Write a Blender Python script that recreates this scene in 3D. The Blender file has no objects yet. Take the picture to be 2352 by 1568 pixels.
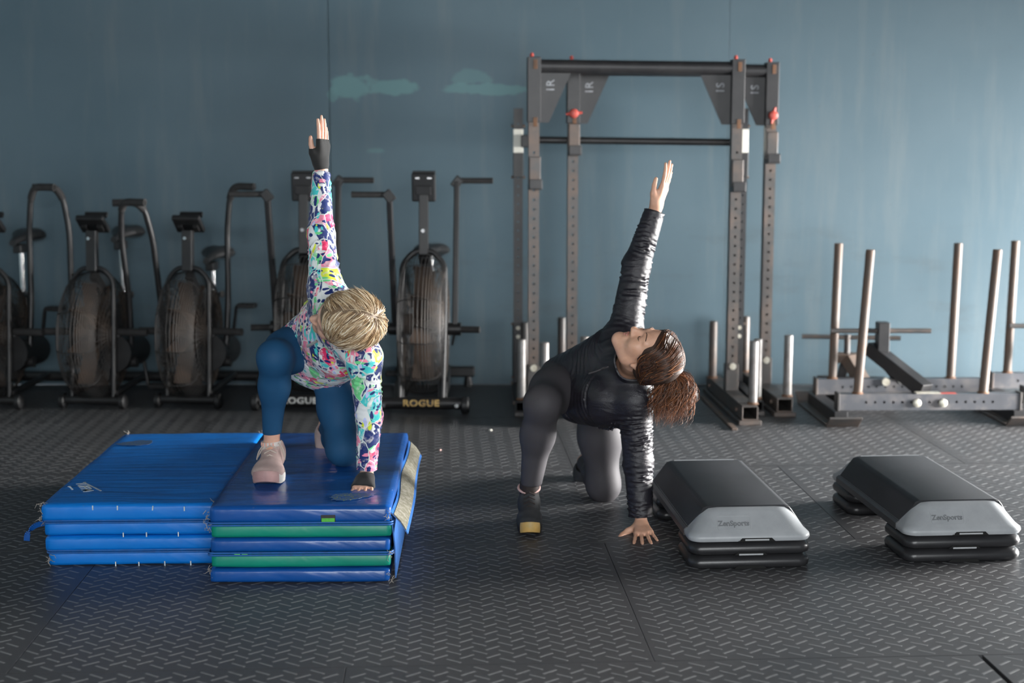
import bpy, bmesh, math, random
import numpy as np
from mathutils import Vector, Matrix

# ---------------------------------------------------------------- camera, world, lights, exposure
SC = bpy.context.scene
COL = SC.collection
CAM_H, FPX, TH = 1.46, 3267.0, math.radians(7.91)
cam_d = bpy.data.cameras.new('camera')
cam = bpy.data.objects.new('camera', cam_d)
COL.objects.link(cam)
cam.location = (0, 0, CAM_H)
cam.rotation_euler = (math.pi / 2 - TH, 0, 0)
cam_d.sensor_width = 36.0
cam_d.lens = FPX / 2352.0 * 36.0
cam_d.dof.use_dof = True
cam_d.dof.focus_distance = 4.95
cam_d.dof.aperture_fstop = 2.0
SC.camera = cam

SC.view_settings.view_transform = 'Standard'
SC.view_settings.look = 'None'
SC.view_settings.gamma = 1.0
SC.view_settings.use_curve_mapping = False
SC.view_settings.exposure = 0.12
SC.cycles.adaptive_threshold = 0.05
SC.cycles.max_bounces = 6
SC.cycles.diffuse_bounces = 3
SC.cycles.glossy_bounces = 3
SC.cycles.transmission_bounces = 2

world = bpy.data.worlds.new('world')
SC.world = world
world.use_nodes = True
bg = world.node_tree.nodes['Background']
bg.inputs['Color'].default_value = (0.80, 0.90, 1.0, 1)
bg.inputs['Strength'].default_value = 0.22


def area_light(name, loc, target, sx, sy, power, color):
    d = bpy.data.lights.new(name, 'AREA')
    d.shape = 'RECTANGLE'
    d.size, d.size_y = sx, sy
    d.energy = power
    d.color = color
    o = bpy.data.objects.new(name, d)
    COL.objects.link(o)
    o.location = loc
    o.rotation_euler = (Vector(target) - Vector(loc)).to_track_quat('-Z', 'Y').to_euler()
    return o


# daylight through the open roller door in the right wall; the front lamp is an added, unseen fill
sd = area_light('daylight_side_door', (10.0, 7.2, 2.3), (0.0, 6.4, 0.3), 8.0, 4.6, 21000, (1.0, 0.985, 0.96))
area_light('front_fill', (0.9, -3.6, 2.2), (0.3, 6.0, 0.3), 5.0, 2.8, 480, (0.95, 0.98, 1.0))
# ---------------------------------------------------------------- helpers
V = Vector
rnd = random.Random(7)


def at(u, v, Y):
    """world point on the photograph's sight line (u, v) at the real distance Y"""
    a, b = (u - 1176) / FPX, (784 - v) / FPX
    c, s = math.cos(TH), math.sin(TH)
    t = Y / (c + b * s)
    return V((t * a, Y, CAM_H + t * (-s + b * c)))


def tag(o, label=None, cat=None, group=None, kind=None):
    if label: o['label'] = label
    if cat: o['category'] = cat
    if group: o['group'] = group
    if kind: o['kind'] = kind
    return o


def empty(name, loc, rz=0.0):
    o = bpy.data.objects.new(name, None)
    o.empty_display_size = 0.1
    COL.objects.link(o)
    o.location = loc
    o.rotation_euler = (0, 0, rz)
    return o


def link(name, me, mat, parent=None, smooth=False, bev=0.0, seg=2):
    o = bpy.data.objects.new(name, me)
    COL.objects.link(o)
    if mat is not None:
        me.materials.clear()
        me.materials.append(mat)
    if parent is not None:
        o.parent = parent
    if smooth:
        me.polygons.foreach_set('use_smooth', [True] * len(me.polygons))
    if bev > 0:
        m = o.modifiers.new('bevel', 'BEVEL')
        m.width = bev
        m.segments = seg
        m.limit_method = 'ANGLE'
        m.angle_limit = math.radians(40)
    return o


def copy_tree(o, parent=None):
    c = o.copy()
    COL.objects.link(c)
    c.parent = parent
    for ch in o.children:
        copy_tree(ch, c)
    return c


def frame_of(d):
    d = d.normalized()
    a = V((0, 0, 1)) if abs(d.z) < 0.9 else V((1, 0, 0))
    x = a.cross(d).normalized()
    return x, d.cross(x).normalized()


class MB:
    """collects shapes and links them as ONE mesh object"""
    def __init__(self):
        self.v, self.f = [], []

    def add(self, vs, fs):
        n = len(self.v)
        self.v += [tuple(p) for p in vs]
        self.f += [tuple(i + n for i in f) for f in fs]
        return self

    def box(self, c, s, R=None):
        c = V(c)
        pts = []
        for z in (-1, 1):
            for y in (-1, 1):
                for x in (-1, 1):
                    p = V((x * s[0] / 2, y * s[1] / 2, z * s[2] / 2))
                    pts.append(c + (R @ p if R is not None else p))
        return self.add(pts, [(0, 2, 3, 1), (4, 5, 7, 6), (0, 1, 5, 4), (2, 6, 7, 3), (0, 4, 6, 2), (1, 3, 7, 5)])

    def bar(self, p0, p1, w, h, up=(0, 0, 1)):
        """rectangular bar from p0 to p1; w across, h along 'up'"""
        p0, p1 = V(p0), V(p1)
        d = (p1 - p0).normalized()
        u = V(up)
        x = d.cross(u)
        if x.length < 1e-4:
            x = d.cross(V((0, 1, 0)))
        x.normalize()
        u = x.cross(d).normalized()
        pts = []
        for p in (p0, p1):
            for (a, b) in ((-1, -1), (1, -1), (1, 1), (-1, 1)):
                pts.append(p + x * (a * w / 2) + u * (b * h / 2))
        return self.add(pts, [(0, 1, 2, 3), (7, 6, 5, 4), (0, 4, 5, 1), (1, 5, 6, 2), (2, 6, 7, 3), (3, 7, 4, 0)])

    def tube(self, path, r, n=10, caps=True, closed=False):
        path = [V(p) for p in path]
        m = len(path)
        rs = r if isinstance(r, (list, tuple)) else [r] * m
        t0 = (path[1] - path[0]).normalized()
        x, y = frame_of(t0)
        pts = []
        for i in range(m):
            if closed:
                t = (path[(i + 1) % m] - path[i - 1]).normalized()
            elif i == 0:
                t = t0
            elif i == m - 1:
                t = (path[-1] - path[-2]).normalized()
            else:
                t = (path[i + 1] - path[i - 1]).normalized()
            x = (x - t * x.dot(t))
            if x.length < 1e-6:
                x = frame_of(t)[0]
            x.normalize()
            y = t.cross(x)
            for k in range(n):
                a = 2 * math.pi * k / n
                pts.append(path[i] + (x * math.cos(a) + y * math.sin(a)) * rs[i])
        fs = []
        for i in range(m if closed else m - 1):
            j = (i + 1) % m
            for k in range(n):
                l = (k + 1) % n
                fs.append((i * n + k, i * n + l, j * n + l, j * n + k))
        if caps and not closed:
            fs.append(tuple(range(n - 1, -1, -1)))
            fs.append(tuple((m - 1) * n + k for k in range(n)))
        return self.add(pts, fs)

    def cyl(self, p0, p1, r, n=14, r1=None):
        return self.tube([p0, p1], [r, r if r1 is None else r1], n)

    def prism(self, poly, axis_o, ax, ay, az, depth):
        """poly (2D) in plane (ax, ay) at axis_o, extruded by depth along az"""
        o, ax, ay, az = V(axis_o), V(ax), V(ay), V(az)
        n = len(poly)
        a = [o + ax * p[0] + ay * p[1] for p in poly]
        b = [p + az * depth for p in a]
        fs = [tuple(range(n - 1, -1, -1)), tuple(range(n, 2 * n))]
        for i in range(n):
            j = (i + 1) % n
            fs.append((i, j, j + n, i + n))
        return self.add(a + b, fs)

    def loft(self, rings, caps=True):
        n = len(rings[0])
        pts = [p for r in rings for p in r]
        fs = []
        for i in range(len(rings) - 1):
            for k in range(n):
                l = (k + 1) % n
                fs.append((i * n + k, i * n + l, (i + 1) * n + l, (i + 1) * n + k))
        if caps:
            fs.append(tuple(range(n - 1, -1, -1)))
            fs.append(tuple((len(rings) - 1) * n + k for k in range(n)))
        return self.add(pts, fs)

    def mesh(self, name):
        me = bpy.data.meshes.new(name)
        me.from_pydata(self.v, [], self.f)
        me.update()
        bm = bmesh.new()
        bm.from_mesh(me)
        bmesh.ops.recalc_face_normals(bm, faces=bm.faces)
        bm.to_mesh(me)
        bm.free()
        return me

    def build(self, name, mat, parent=None, smooth=False, bev=0.0, seg=2):
        o = link(name, self.mesh(name), mat, parent, False, bev, seg)
        if smooth:
            shade_auto(o.data)
        return o


def shade_auto(me, ang=38):
    """smooth shading with sharp edges where faces meet steeply"""
    me.polygons.foreach_set('use_smooth', [True] * len(me.polygons))
    bm = bmesh.new()
    bm.from_mesh(me)
    lim = math.radians(ang)
    for e in bm.edges:
        if len(e.link_faces) == 2:
            e.smooth = e.calc_face_angle(0) < lim
    bm.to_mesh(me)
    bm.free()


def rrect(w, d, r, n=5, z=0.0, cx=0.0, cy=0.0):
    """rounded rectangle ring, counter-clockwise"""
    pts = []
    for (sx, sy, a0) in ((1, 1, 0), (-1, 1, 90), (-1, -1, 180), (1, -1, 270)):
        for k in range(n + 1):
            a = math.radians(a0 + 90 * k / n)
            pts.append(V((cx + sx * (w / 2 - r) + r * math.cos(a), cy + sy * (d / 2 - r) + r * math.sin(a), z)))
    return pts


def bez(pts, n=24):
    """Catmull-Rom through points"""
    pts = [V(p) for p in pts]
    out = []
    P = [pts[0]] + pts + [pts[-1]]
    for i in range(1, len(P) - 2):
        for k in range(n):
            t = k / n
            p0, p1, p2, p3 = P[i - 1], P[i], P[i + 1], P[i + 2]
            out.append(0.5 * ((2 * p1) + (p2 - p0) * t + (2 * p0 - 5 * p1 + 4 * p2 - p3) * t * t + (3 * p1 - p0 - 3 * p2 + p3) * t ** 3))
    out.append(pts[-1])
    return out


def fillet(pts, r, n=6):
    """polyline with rounded corners"""
    pts = [V(p) for p in pts]
    out = [pts[0]]
    for i in range(1, len(pts) - 1):
        a, b, c = pts[i - 1], pts[i], pts[i + 1]
        d0, d1 = (a - b), (c - b)
        rr = min(r, d0.length * 0.45, d1.length * 0.45)
        s, e = b + d0.normalized() * rr, b + d1.normalized() * rr
        for k in range(n + 1):
            t = k / n
            out.append(s * (1 - t) ** 2 + b * 2 * t * (1 - t) + e * t * t)
    out.append(pts[-1])
    return out


def text_mesh(txt, size, depth, bold=0.0, space=1.0, shear=0.0):
    cu = bpy.data.curves.new('lettering', 'FONT')
    cu.body = txt
    cu.size = size
    cu.extrude = depth
    cu.offset = bold
    cu.space_character = space
    cu.shear = shear
    cu.align_x = 'CENTER'
    cu.align_y = 'CENTER'
    cu.resolution_u = 3
    o = bpy.data.objects.new('lettering', cu)
    COL.objects.link(o)
    dg = bpy.context.evaluated_depsgraph_get()
    me = bpy.data.meshes.new_from_object(o.evaluated_get(dg))
    bpy.data.objects.remove(o)
    bpy.data.curves.remove(cu)
    return me


def text(name, txt, size, mat, parent, loc, ax, ay, depth=0.0006, bold=0.0, space=1.0, sx=1.0, shear=0.0):
    """flat lettering at loc, reading along ax with ay up"""
    me = text_mesh(txt, size, depth, bold, space, shear)
    o = link(name, me, mat, parent)
    ax, ay = V(ax).normalized(), V(ay).normalized()
    az = ax.cross(ay)
    M = Matrix((ax, ay, az)).transposed().to_4x4()
    M.translation = V(loc)
    o.matrix_local = M @ Matrix.Diagonal((sx, 1, 1, 1))
    return o


# ---------------------------------------------------------------- materials
def nodes(name):
    m = bpy.data.materials.new(name)
    m.use_nodes = True
    nt = m.node_tree
    return m, nt, nt.nodes['Principled BSDF']


def ND(nt, typ, **kw):
    n = nt.nodes.new(typ)
    for k, v in kw.items():
        setattr(n, k, v)
    return n


def noise(nt, co, scale, detail=3.0, rough=0.55, dist=0.0):
    n = ND(nt, 'ShaderNodeTexNoise')
    n.inputs['Scale'].default_value = scale
    n.inputs['Detail'].default_value = detail
    n.inputs['Roughness'].default_value = rough
    n.inputs['Distortion'].default_value = dist
    if co is not None:
        nt.links.new(co, n.inputs['Vector'])
    return n


def ramp(nt, fac, stops, interp='LINEAR'):
    r = ND(nt, 'ShaderNodeValToRGB')
    r.color_ramp.interpolation = interp
    el = r.color_ramp.elements
    while len(el) < len(stops):
        el.new(0.5)
    for e, (p, c) in zip(el, stops):
        e.position = p
        e.color = (c[0], c[1], c[2], 1) if not isinstance(c, (int, float)) else (c, c, c, 1)
    nt.links.new(fac, r.inputs['Fac'])
    return r


def mixc(nt, fac, a, b, blend='MIX'):
    m = ND(nt, 'ShaderNodeMix', data_type='RGBA', blend_type=blend)
    for sock, val in ((m.inputs[0], fac), (m.inputs[6], a), (m.inputs[7], b)):
        if hasattr(val, 'links') or hasattr(val, 'is_linked'):
            nt.links.new(val, sock)
        elif isinstance(val, (int, float)):
            sock.default_value = val
        else:
            sock.default_value = (val[0], val[1], val[2], 1)
    return m.outputs[2]


def math_n(nt, op, a, b=None):
    m = ND(nt, 'ShaderNodeMath', operation=op)
    for i, val in enumerate((a, b)):
        if val is None:
            continue
        if hasattr(val, 'is_linked'):
            nt.links.new(val, m.inputs[i])
        else:
            m.inputs[i].default_value = val
    return m.outputs[0]


def mapping(nt, co, scale=(1, 1, 1), rot=(0, 0, 0), loc=(0, 0, 0)):
    mp = ND(nt, 'ShaderNodeMapping')
    mp.inputs['Scale'].default_value = scale
    mp.inputs['Rotation'].default_value = rot
    mp.inputs['Location'].default_value = loc
    nt.links.new(co, mp.inputs['Vector'])
    return mp.outputs[0]


def bump(nt, bsdf, h, strength=0.3, dist=0.01):
    b = ND(nt, 'ShaderNodeBump')
    b.inputs['Strength'].default_value = strength
    b.inputs['Distance'].default_value = dist
    nt.links.new(h, b.inputs['Height'])
    nt.links.new(b.outputs[0], bsdf.inputs['Normal'])


def pmat(name, col, rough=0.5, metal=0.0, col2=None, scale=12.0, lo=0.4, hi=0.7, bmp=0.0, bscale=120.0, spec=0.5, rvar=0.0, coat=0.0):
    """plain procedural material: two colours mixed by noise, small bump"""
    m, nt, b = nodes(name)
    tc = ND(nt, 'ShaderNodeTexCoord').outputs['Object']
    n = noise(nt, tc, scale, 5.0, 0.6)
    c2 = col2 if col2 is not None else tuple(c * 0.78 for c in col)
    r = ramp(nt, n.outputs['Fac'], [(lo, col), (hi, c2)])
    nt.links.new(r.outputs['Color'], b.inputs['Base Color'])
    b.inputs['Roughness'].default_value = rough
    b.inputs['Metallic'].default_value = metal
    b.inputs['Specular IOR Level'].default_value = spec
    b.inputs['Coat Weight'].default_value = coat
    if rvar:
        rr = ramp(nt, n.outputs['Fac'], [(0.3, rough - rvar), (0.75, rough + rvar)])
        nt.links.new(rr.outputs['Color'], b.inputs['Roughness'])
    if bmp:
        n2 = noise(nt, tc, bscale, 3.0)
        bump(nt, b, n2.outputs['Fac'], bmp, 0.004)
    return m


M = {}
M['black_paint'] = pmat('black powder coat', (0.011, 0.011, 0.012), 0.42, 0.0, (0.019, 0.018, 0.018), 9, bmp=0.05)
M['black_plastic'] = pmat('black plastic', (0.009, 0.009, 0.010), 0.5, 0, (0.015, 0.015, 0.016), 15)
M['seat_vinyl'] = pmat('seat vinyl', (0.018, 0.018, 0.019), 0.4, 0, (0.03, 0.03, 0.03), 20, bmp=0.1)
M['wire'] = pmat('cage wire', (0.016, 0.015, 0.015), 0.6, 0.0, (0.055, 0.038, 0.027), 4, 0.48, 0.66)
M['fan_rust'] = pmat('dusty fan blade', (0.075, 0.048, 0.033), 0.75, 0.0, (0.022, 0.018, 0.016), 6)
M['chrome'] = pmat('chrome', (0.75, 0.75, 0.76), 0.22, 1.0, (0.6, 0.6, 0.6), 10)
M['grip'] = pmat('foam grip', (0.022, 0.021, 0.021), 0.8, 0, (0.035, 0.033, 0.033), 30, bmp=0.2)
M['raw_steel'] = pmat('worn rack steel', (0.085, 0.08, 0.078), 0.48, 0.35, (0.16, 0.12, 0.10), 7, 0.45, 0.72, bmp=0.05, rvar=0.08)
M['rack_black'] = pmat('rack black', (0.018, 0.018, 0.020), 0.45, 0.0, (0.032, 0.031, 0.032), 7, bmp=0.04)
M['rust_steel'] = pmat('rusty steel', (0.115, 0.088, 0.072), 0.6, 0.0, (0.14, 0.09, 0.065), 8, 0.42, 0.66, bmp=0.08, rvar=0.08)
M['rust_weld'] = pmat('rust weld', (0.17, 0.085, 0.045), 0.85, 0.0, (0.10, 0.06, 0.04), 30)
M['post_steel'] = pmat('bare steel post', (0.22, 0.215, 0.21), 0.45, 0.45, (0.15, 0.13, 0.12), 10, rvar=0.08)
M['sled_blue'] = pmat('sled steel', (0.12, 0.125, 0.14), 0.42, 0.35, (0.22, 0.2, 0.195), 9, 0.48, 0.75, bmp=0.05, rvar=0.08)
M['red_plastic'] = pmat('red pin', (0.55, 0.085, 0.065), 0.45, 0, (0.42, 0.07, 0.05), 30)
M['white_label'] = pmat('white label', (0.78, 0.76, 0.68), 0.5, 0, (0.70, 0.68, 0.6), 8)
M['pale_print'] = pmat('pale print', (0.32, 0.34, 0.36), 0.6, 0, (0.2, 0.2, 0.22), 40)
M['bolt'] = pmat('pale bolt', (0.62, 0.60, 0.52), 0.4, 0.3, (0.42, 0.38, 0.3), 30)
M['gold_print'] = pmat('worn yellow print', (0.62, 0.42, 0.14), 0.5, 0, (0.35, 0.22, 0.08), 60, 0.4, 0.6)
M['white_print'] = pmat('white print', (0.62, 0.62, 0.60), 0.5, 0, (0.42, 0.42, 0.40), 60, 0.4, 0.6)
M['dark_hole'] = pmat('dark inside', (0.006, 0.006, 0.006), 0.9)
# ---------------------------------------------------------------- the room
WALL_Y, CEIL = 8.6, 4.3
XL, XR, YF = -4.6, 6.6, -4.2


def wall_material():
    m, nt, b = nodes('teal wall paint')
    pos = ND(nt, 'ShaderNodeNewGeometry').outputs['Position']
    big = noise(nt, pos, 0.9, 4, 0.6)
    col = ramp(nt, big.outputs['Fac'], [(0.3, (0.062, 0.105, 0.132)), (0.7, (0.080, 0.122, 0.148))]).outputs['Color']
    st = noise(nt, mapping(nt, pos, (5.0, 1, 0.5)), 1.6, 4, 0.65)
    stf = ramp(nt, st.outputs['Fac'], [(0.52, 0.0), (0.75, 1.0)]).outputs['Color']
    col = mixc(nt, math_n(nt, 'MULTIPLY', stf, 0.5), col, (0.115, 0.145, 0.158))
    # darker uneven blotches, strongest on the lower wall
    sp = ND(nt, 'ShaderNodeSeparateXYZ')
    nt.links.new(pos, sp.inputs[0])
    sc = noise(nt, mapping(nt, pos, (1.1, 1, 3.2)), 1.5, 5, 0.7)
    scf = ramp(nt, sc.outputs['Fac'], [(0.53, 0.0), (0.72, 1.0)]).outputs['Color']
    band = ramp(nt, sp.outputs['Z'], [(0.0, 1.0), (0.9, 0.85), (1.0, 0.1)]).outputs['Color']
    col = mixc(nt, math_n(nt, 'MULTIPLY', math_n(nt, 'MULTIPLY', scf, band), 0.5), col, (0.055, 0.075, 0.085))
    spk = noise(nt, pos, 34, 2, 0.5)
    spf = ramp(nt, spk.outputs['Fac'], [(0.70, 0.0), (0.76, 1.0)]).outputs['Color']
    col = mixc(nt, math_n(nt, 'MULTIPLY', spf, 0.3), col, (0.07, 0.09, 0.10))
    # repainted patches (their own shape and paint)
    wob = noise(nt, mapping(nt, pos, (1, 1, 1.5)), 4.5, 4, 0.6)
    wv = math_n(nt, 'MULTIPLY', math_n(nt, 'SUBTRACT', wob.outputs['Fac'], 0.5), 2.6)
    for (u, v, w, h, s) in ((810, 205, 46, 34, .8), (895, 200, 62, 20, .8), (1090, 178, 44, 16, .45), (1120, 203, 95, 12, .7), (865, 345, 26, 10, .4), (765, 222, 14, 22, .6)):
        c = at(u, v, WALL_Y)
        k = 381.0
        dx = math_n(nt, 'DIVIDE', math_n(nt, 'SUBTRACT', sp.outputs['X'], c.x), w / k)
        dz = math_n(nt, 'DIVIDE', math_n(nt, 'SUBTRACT', sp.outputs['Z'], c.z), h / k)
        d = math_n(nt, 'SQRT', math_n(nt, 'ADD', math_n(nt, 'MULTIPLY', dx, dx), math_n(nt, 'MULTIPLY', dz, dz)))
        d = math_n(nt, 'ADD', d, wv)
        f = ramp(nt, d, [(0.72, 1.0), (0.98, 0.0)]).outputs['Color']
        col = mixc(nt, math_n(nt, 'MULTIPLY', f, s), col, (0.10, 0.20, 0.21))
    nt.links.new(col, b.inputs['Base Color'])
    b.inputs['Roughness'].default_value = 0.62
    b.inputs['Specular IOR Level'].default_value = 0.35
    bn = noise(nt, mapping(nt, pos, (1, 1, 4)), 55, 4, 0.6)
    bump(nt, b, bn.outputs['Fac'], 0.16, 0.004)
    return m


def rubber_material(name, col, col2, rough):
    m, nt, b = nodes(name)
    pos = ND(nt, 'ShaderNodeNewGeometry').outputs['Position']
    n1 = noise(nt, pos, 1.7, 5, 0.62)
    c = ramp(nt, n1.outputs['Fac'], [(0.33, col), (0.72, col2)]).outputs['Color']
    n2 = noise(nt, pos, 160, 2, 0.5)
    f = ramp(nt, n2.outputs['Fac'], [(0.66, 0.0), (0.74, 1.0)]).outputs['Color']
    c = mixc(nt, math_n(nt, 'MULTIPLY', f, 0.35), c, (0.12, 0.12, 0.125))
    nt.links.new(c, b.inputs['Base Color'])
    r = ramp(nt, n1.outputs['Fac'], [(0.3, rough - 0.05), (0.7, rough + 0.07)]).outputs['Color']
    nt.links.new(r, b.inputs['Roughness'])
    b.inputs['Specular IOR Level'].default_value = 0.5
    bump(nt, b, noise(nt, pos, 300, 2).outputs['Fac'], 0.10, 0.002)
    return m


M['wall'] = wall_material()
M['rubber'] = rubber_material('black rubber tile', (0.046, 0.046, 0.049), (0.062, 0.061, 0.064), 0.46)
M['tread'] = rubber_material('worn tread bar', (0.135, 0.137, 0.14), (0.175, 0.177, 0.18), 0.46)
M['plain_wall'] = pmat('grey-blue block wall', (0.12, 0.17, 0.19), 0.7, 0, (0.14, 0.19, 0.21), 1.5)
M['ceil'] = pmat('dark ceiling', (0.08, 0.082, 0.085), 0.8, 0, (0.06, 0.062, 0.065), 1.0)

# back wall: backing with painted sheets butted side by side
wall = MB().box(((XL + XR) / 2, WALL_Y + 0.10, CEIL / 2), (XR - XL, 0.14, CEIL)).build('wall_back', M['plain_wall'])
tag(wall, 'teal painted wall of tall sheets behind the gym equipment', kind='structure')
seams = [XL, -3.466, -1.089, 1.288, 3.665, XR]
for a, b_ in zip(seams[:-1], seams[1:]):
    a, b_ = a + (0.0006 if a > 1 else 0.0025), b_ - (0.0006 if b_ > 1 else 0.0025)
    MB().box(((a + b_) / 2, WALL_Y + 0.012, CEIL / 2), (b_ - a, 0.024, CEIL)).build('wall_panel', M['wall'], wall, bev=0.0015)
wl = MB().box((XL - 0.06, (YF + WALL_Y) / 2, CEIL / 2), (0.12, WALL_Y - YF, CEIL)).build('wall_left', M['plain_wall'])
tag(wl, 'plain grey-blue side wall at the left of the gym', kind='structure')
wr = MB()
wr.box((XR + 0.06, (8.45 + WALL_Y) / 2, CEIL / 2), (0.12, WALL_Y - 8.45, CEIL))
wr.box((XR + 0.06, (YF + 5.5) / 2, CEIL / 2), (0.12, 5.5 - YF, CEIL))
wr.box((XR + 0.06, 6.975, (1.62 + CEIL) / 2), (0.12, 2.95, CEIL - 1.62))
wr = wr.build('wall_right', M['plain_wall'])
tag(wr, 'side wall with an open roller door at the right of the gym', kind='structure')
ce = MB().box(((XL + XR) / 2, (YF + WALL_Y) / 2, CEIL + 0.05), (XR - XL, WALL_Y - YF, 0.1)).build('ceiling', M['ceil'])
tag(ce, 'flat grey gym ceiling', kind='structure')

# floor: sub-floor with heavy rubber tiles laid in staggered rows
floor = MB().box(((XL + XR) / 2, (YF + WALL_Y) / 2, -0.045), (XR - XL, WALL_Y - YF, 0.05)).build('floor', M['dark_hole'])
tag(floor, 'black rubber tile gym floor with raised tread pattern', kind='structure')
PHI = math.radians(3.04)
FO = V((0.406, 3.89, 0))
CU, SU = math.cos(PHI), math.sin(PHI)


def fl(u, v, z=0.0):
    return V((FO.x + u * CU - v * SU, FO.y + u * SU + v * CU, z))


TW, TD = 1.815, 1.22
for r in range(-4, 4):
    off = 0.0 if r % 2 == 0 else 0.94
    for k in range(-4, 5):
        u0, v0 = off + k * TW, r * TD
        u1, v1 = u0 + TW, v0 + TD
        g = 0.0009
        gl = 0.020 if (r == -1 and k == 0) else g
        quad = [(u0 + gl, v0 + g), (u1 - g, v0 + g), (u1 - g, v1 - g), (u0 + g + (0.012 if gl > g else 0), v1 - g)]
        cs = [fl(*q) for q in quad]
        if max(p.x for p in cs) < XL - 0.5 or min(p.x for p in cs) > XR + 0.5 or min(p.y for p in cs) > WALL_Y - 0.05:
            continue
        bot = [V((min(max(p.x, XL), XR), min(p.y, WALL_Y), -0.019)) for p in cs]
        top = [V((p.x, p.y, 0.0)) for p in bot]
        MB().add(bot + top, [(3, 2, 1, 0), (4, 5, 6, 7), (0, 1, 5, 4), (1, 2, 6, 5), (2, 3, 7, 6), (3, 0, 4, 7)]).build('floor_tile', M['rubber'], floor, bev=0.0008, seg=1)

# raised tread bars of the tiles: thousands of them, joined
bv, bf = [], []
PU, PV = 0.0762, 0.066


def tread_bar(u, v, du, dv):
    L = math.hypot(du, dv)
    ax, ay = du / L, dv / L
    nx, ny = -ay, ax
    n = len(bv)
    for (s, w, z) in ((L, 0.0042, 0.0), (L - 0.0010, 0.0036, 0.0004)):
        for (a, b_) in ((-1, -1), (1, -1), (1, 1), (-1, 1)):
            p = fl(u + ax * s * a + nx * w * b_, v + ay * s * a + ny * w * b_, z)
            bv.append((p.x, p.y, p.z))
    bf.extend([(n + 4, n + 5, n + 6, n + 7), (n, n + 1, n + 5, n + 4), (n + 1, n + 2, n + 6, n + 5), (n + 2, n + 3, n + 7, n + 6), (n + 3, n, n + 4, n + 7)])


for i in range(-52, 54):
    for j in range(-18, 71):
        u, v = i * PU, j * PV
        p = fl(u, v)
        if p.y > WALL_Y - 0.06 or p.y < 2.9 or abs(p.x) > 0.40 * p.y + 0.7:
            continue
        for (uu, vv, dv) in ((u, v, 0.0155), (u + PU / 2, v + PV / 2, -0.0155)):
            row = math.floor(vv / TD)
            fu = (uu - (0.0 if row % 2 == 0 else 0.94)) % TW
            fv = vv - row * TD
            if min(fu, TW - fu) < 0.014 or min(fv, TD - fv) < 0.012:      # bars stop at the tile edges
                continue
            tread_bar(uu, vv, 0.0205, dv)
me = bpy.data.meshes.new('tread_pattern')
me.from_pydata(bv, [], bf)
tr = link('tread_pattern', me, M['tread'], floor)
tag(tr, 'raised herringbone tread bars of the rubber tiles', kind='stuff')
# ---------------------------------------------------------------- fan bikes along the wall
def ring_path(x, r, cy, cz, n=40):
    return [V((x, cy + r * math.cos(2 * math.pi * k / n), cz + r * math.sin(2 * math.pi * k / n))) for k in range(n)]


CAGE = {}


def cage_mesh(R, W, key):
    """wire cage: rim rings over a rounded edge, side rings and radial wires (axle along X)"""
    if key in CAGE:
        return CAGE[key]
    mb = MB()
    nr = 25
    for i in range(nr):                                   # rim: rounded profile
        a = math.pi * (i / (nr - 1) - 0.5)
        x = W / 2 * math.copysign(abs(math.sin(a)) ** 0.8, math.sin(a))
        r = R - 0.085 * (1 - math.cos(a) ** 0.75)
        mb.tube(ring_path(x, r, 0, 0), 0.0021, 4, closed=True)
    for s in (-1, 1):
        for k in range(5):
            mb.tube(ring_path(s * (W / 2 + 0.004), (R - 0.10) * (0.25 + 0.16 * k), 0, 0), 0.0024, 4, closed=True)
        for k in range(44):
            a = 2 * math.pi * k / 44
            mb.tube([V((s * (W / 2 + 0.004), 0.07 * math.cos(a), 0.07 * math.sin(a))), V((s * (W / 2 + 0.002), (R - 0.085) * math.cos(a), (R - 0.085) * math.sin(a)))], 0.0024, 4)
        mb.cyl((s * (W / 2 - 0.004), 0, 0), (s * (W / 2 + 0.012), 0, 0), 0.075, 20)
    for k in range(10):                                   # cross ties over the rim
        a = 2 * math.pi * k / 10 + 0.15
        pth = []
        for i in range(9):
            b_ = math.pi * (i / 8 - 0.5)
            x = W / 2 * math.copysign(abs(math.sin(b_)) ** 0.8, math.sin(b_))
            r = R + 0.003 - 0.085 * (1 - math.cos(b_) ** 0.75)
            pth.append(V((x, r * math.cos(a), r * math.sin(a))))
        mb.tube(pth, 0.003, 4)
    CAGE[key] = mb.mesh('fan_cage')
    return CAGE[key]


FAN = {}


def fan_mesh(R, W, key):
    if key in FAN:
        return FAN[key]
    mb = MB()
    mb.cyl((-W / 2, 0, 0), (W / 2, 0, 0), 0.06, 18)
    for k in range(8):
        a = 2 * math.pi * k / 8 + 0.2
        c, s = math.cos(a), math.sin(a)
        p0, p1 = V((0, 0.05 * c, 0.05 * s)), V((0, (R - 0.05) * c, (R - 0.05) * s))
        tang = V((0.97, -s * 0.2, c * 0.2)).normalized()
        mb.bar(p0, p1, 0.006, W * 0.42, tang)
    FAN[key] = mb.mesh('fan')
    return FAN[key]


def pedal(parent, p, flip=1):
    mb = MB()
    w, d, h = 0.095, 0.07, 0.024
    x, y, z = p
    for s in (-1, 1):
        mb.box((x, y + s * d / 2, z), (w, 0.014, h))
        mb.box((x + s * w / 2, y, z), (0.012, d, h))
        mb.box((x + s * w / 6, y, z), (0.010, d, h * 0.7))
    mb.cyl((x - flip * 0.06, y, z), (x + flip * 0.04, y, z), 0.008, 8)
    mb.build('pedal', M['black_plastic'], parent, bev=0.003)


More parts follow.
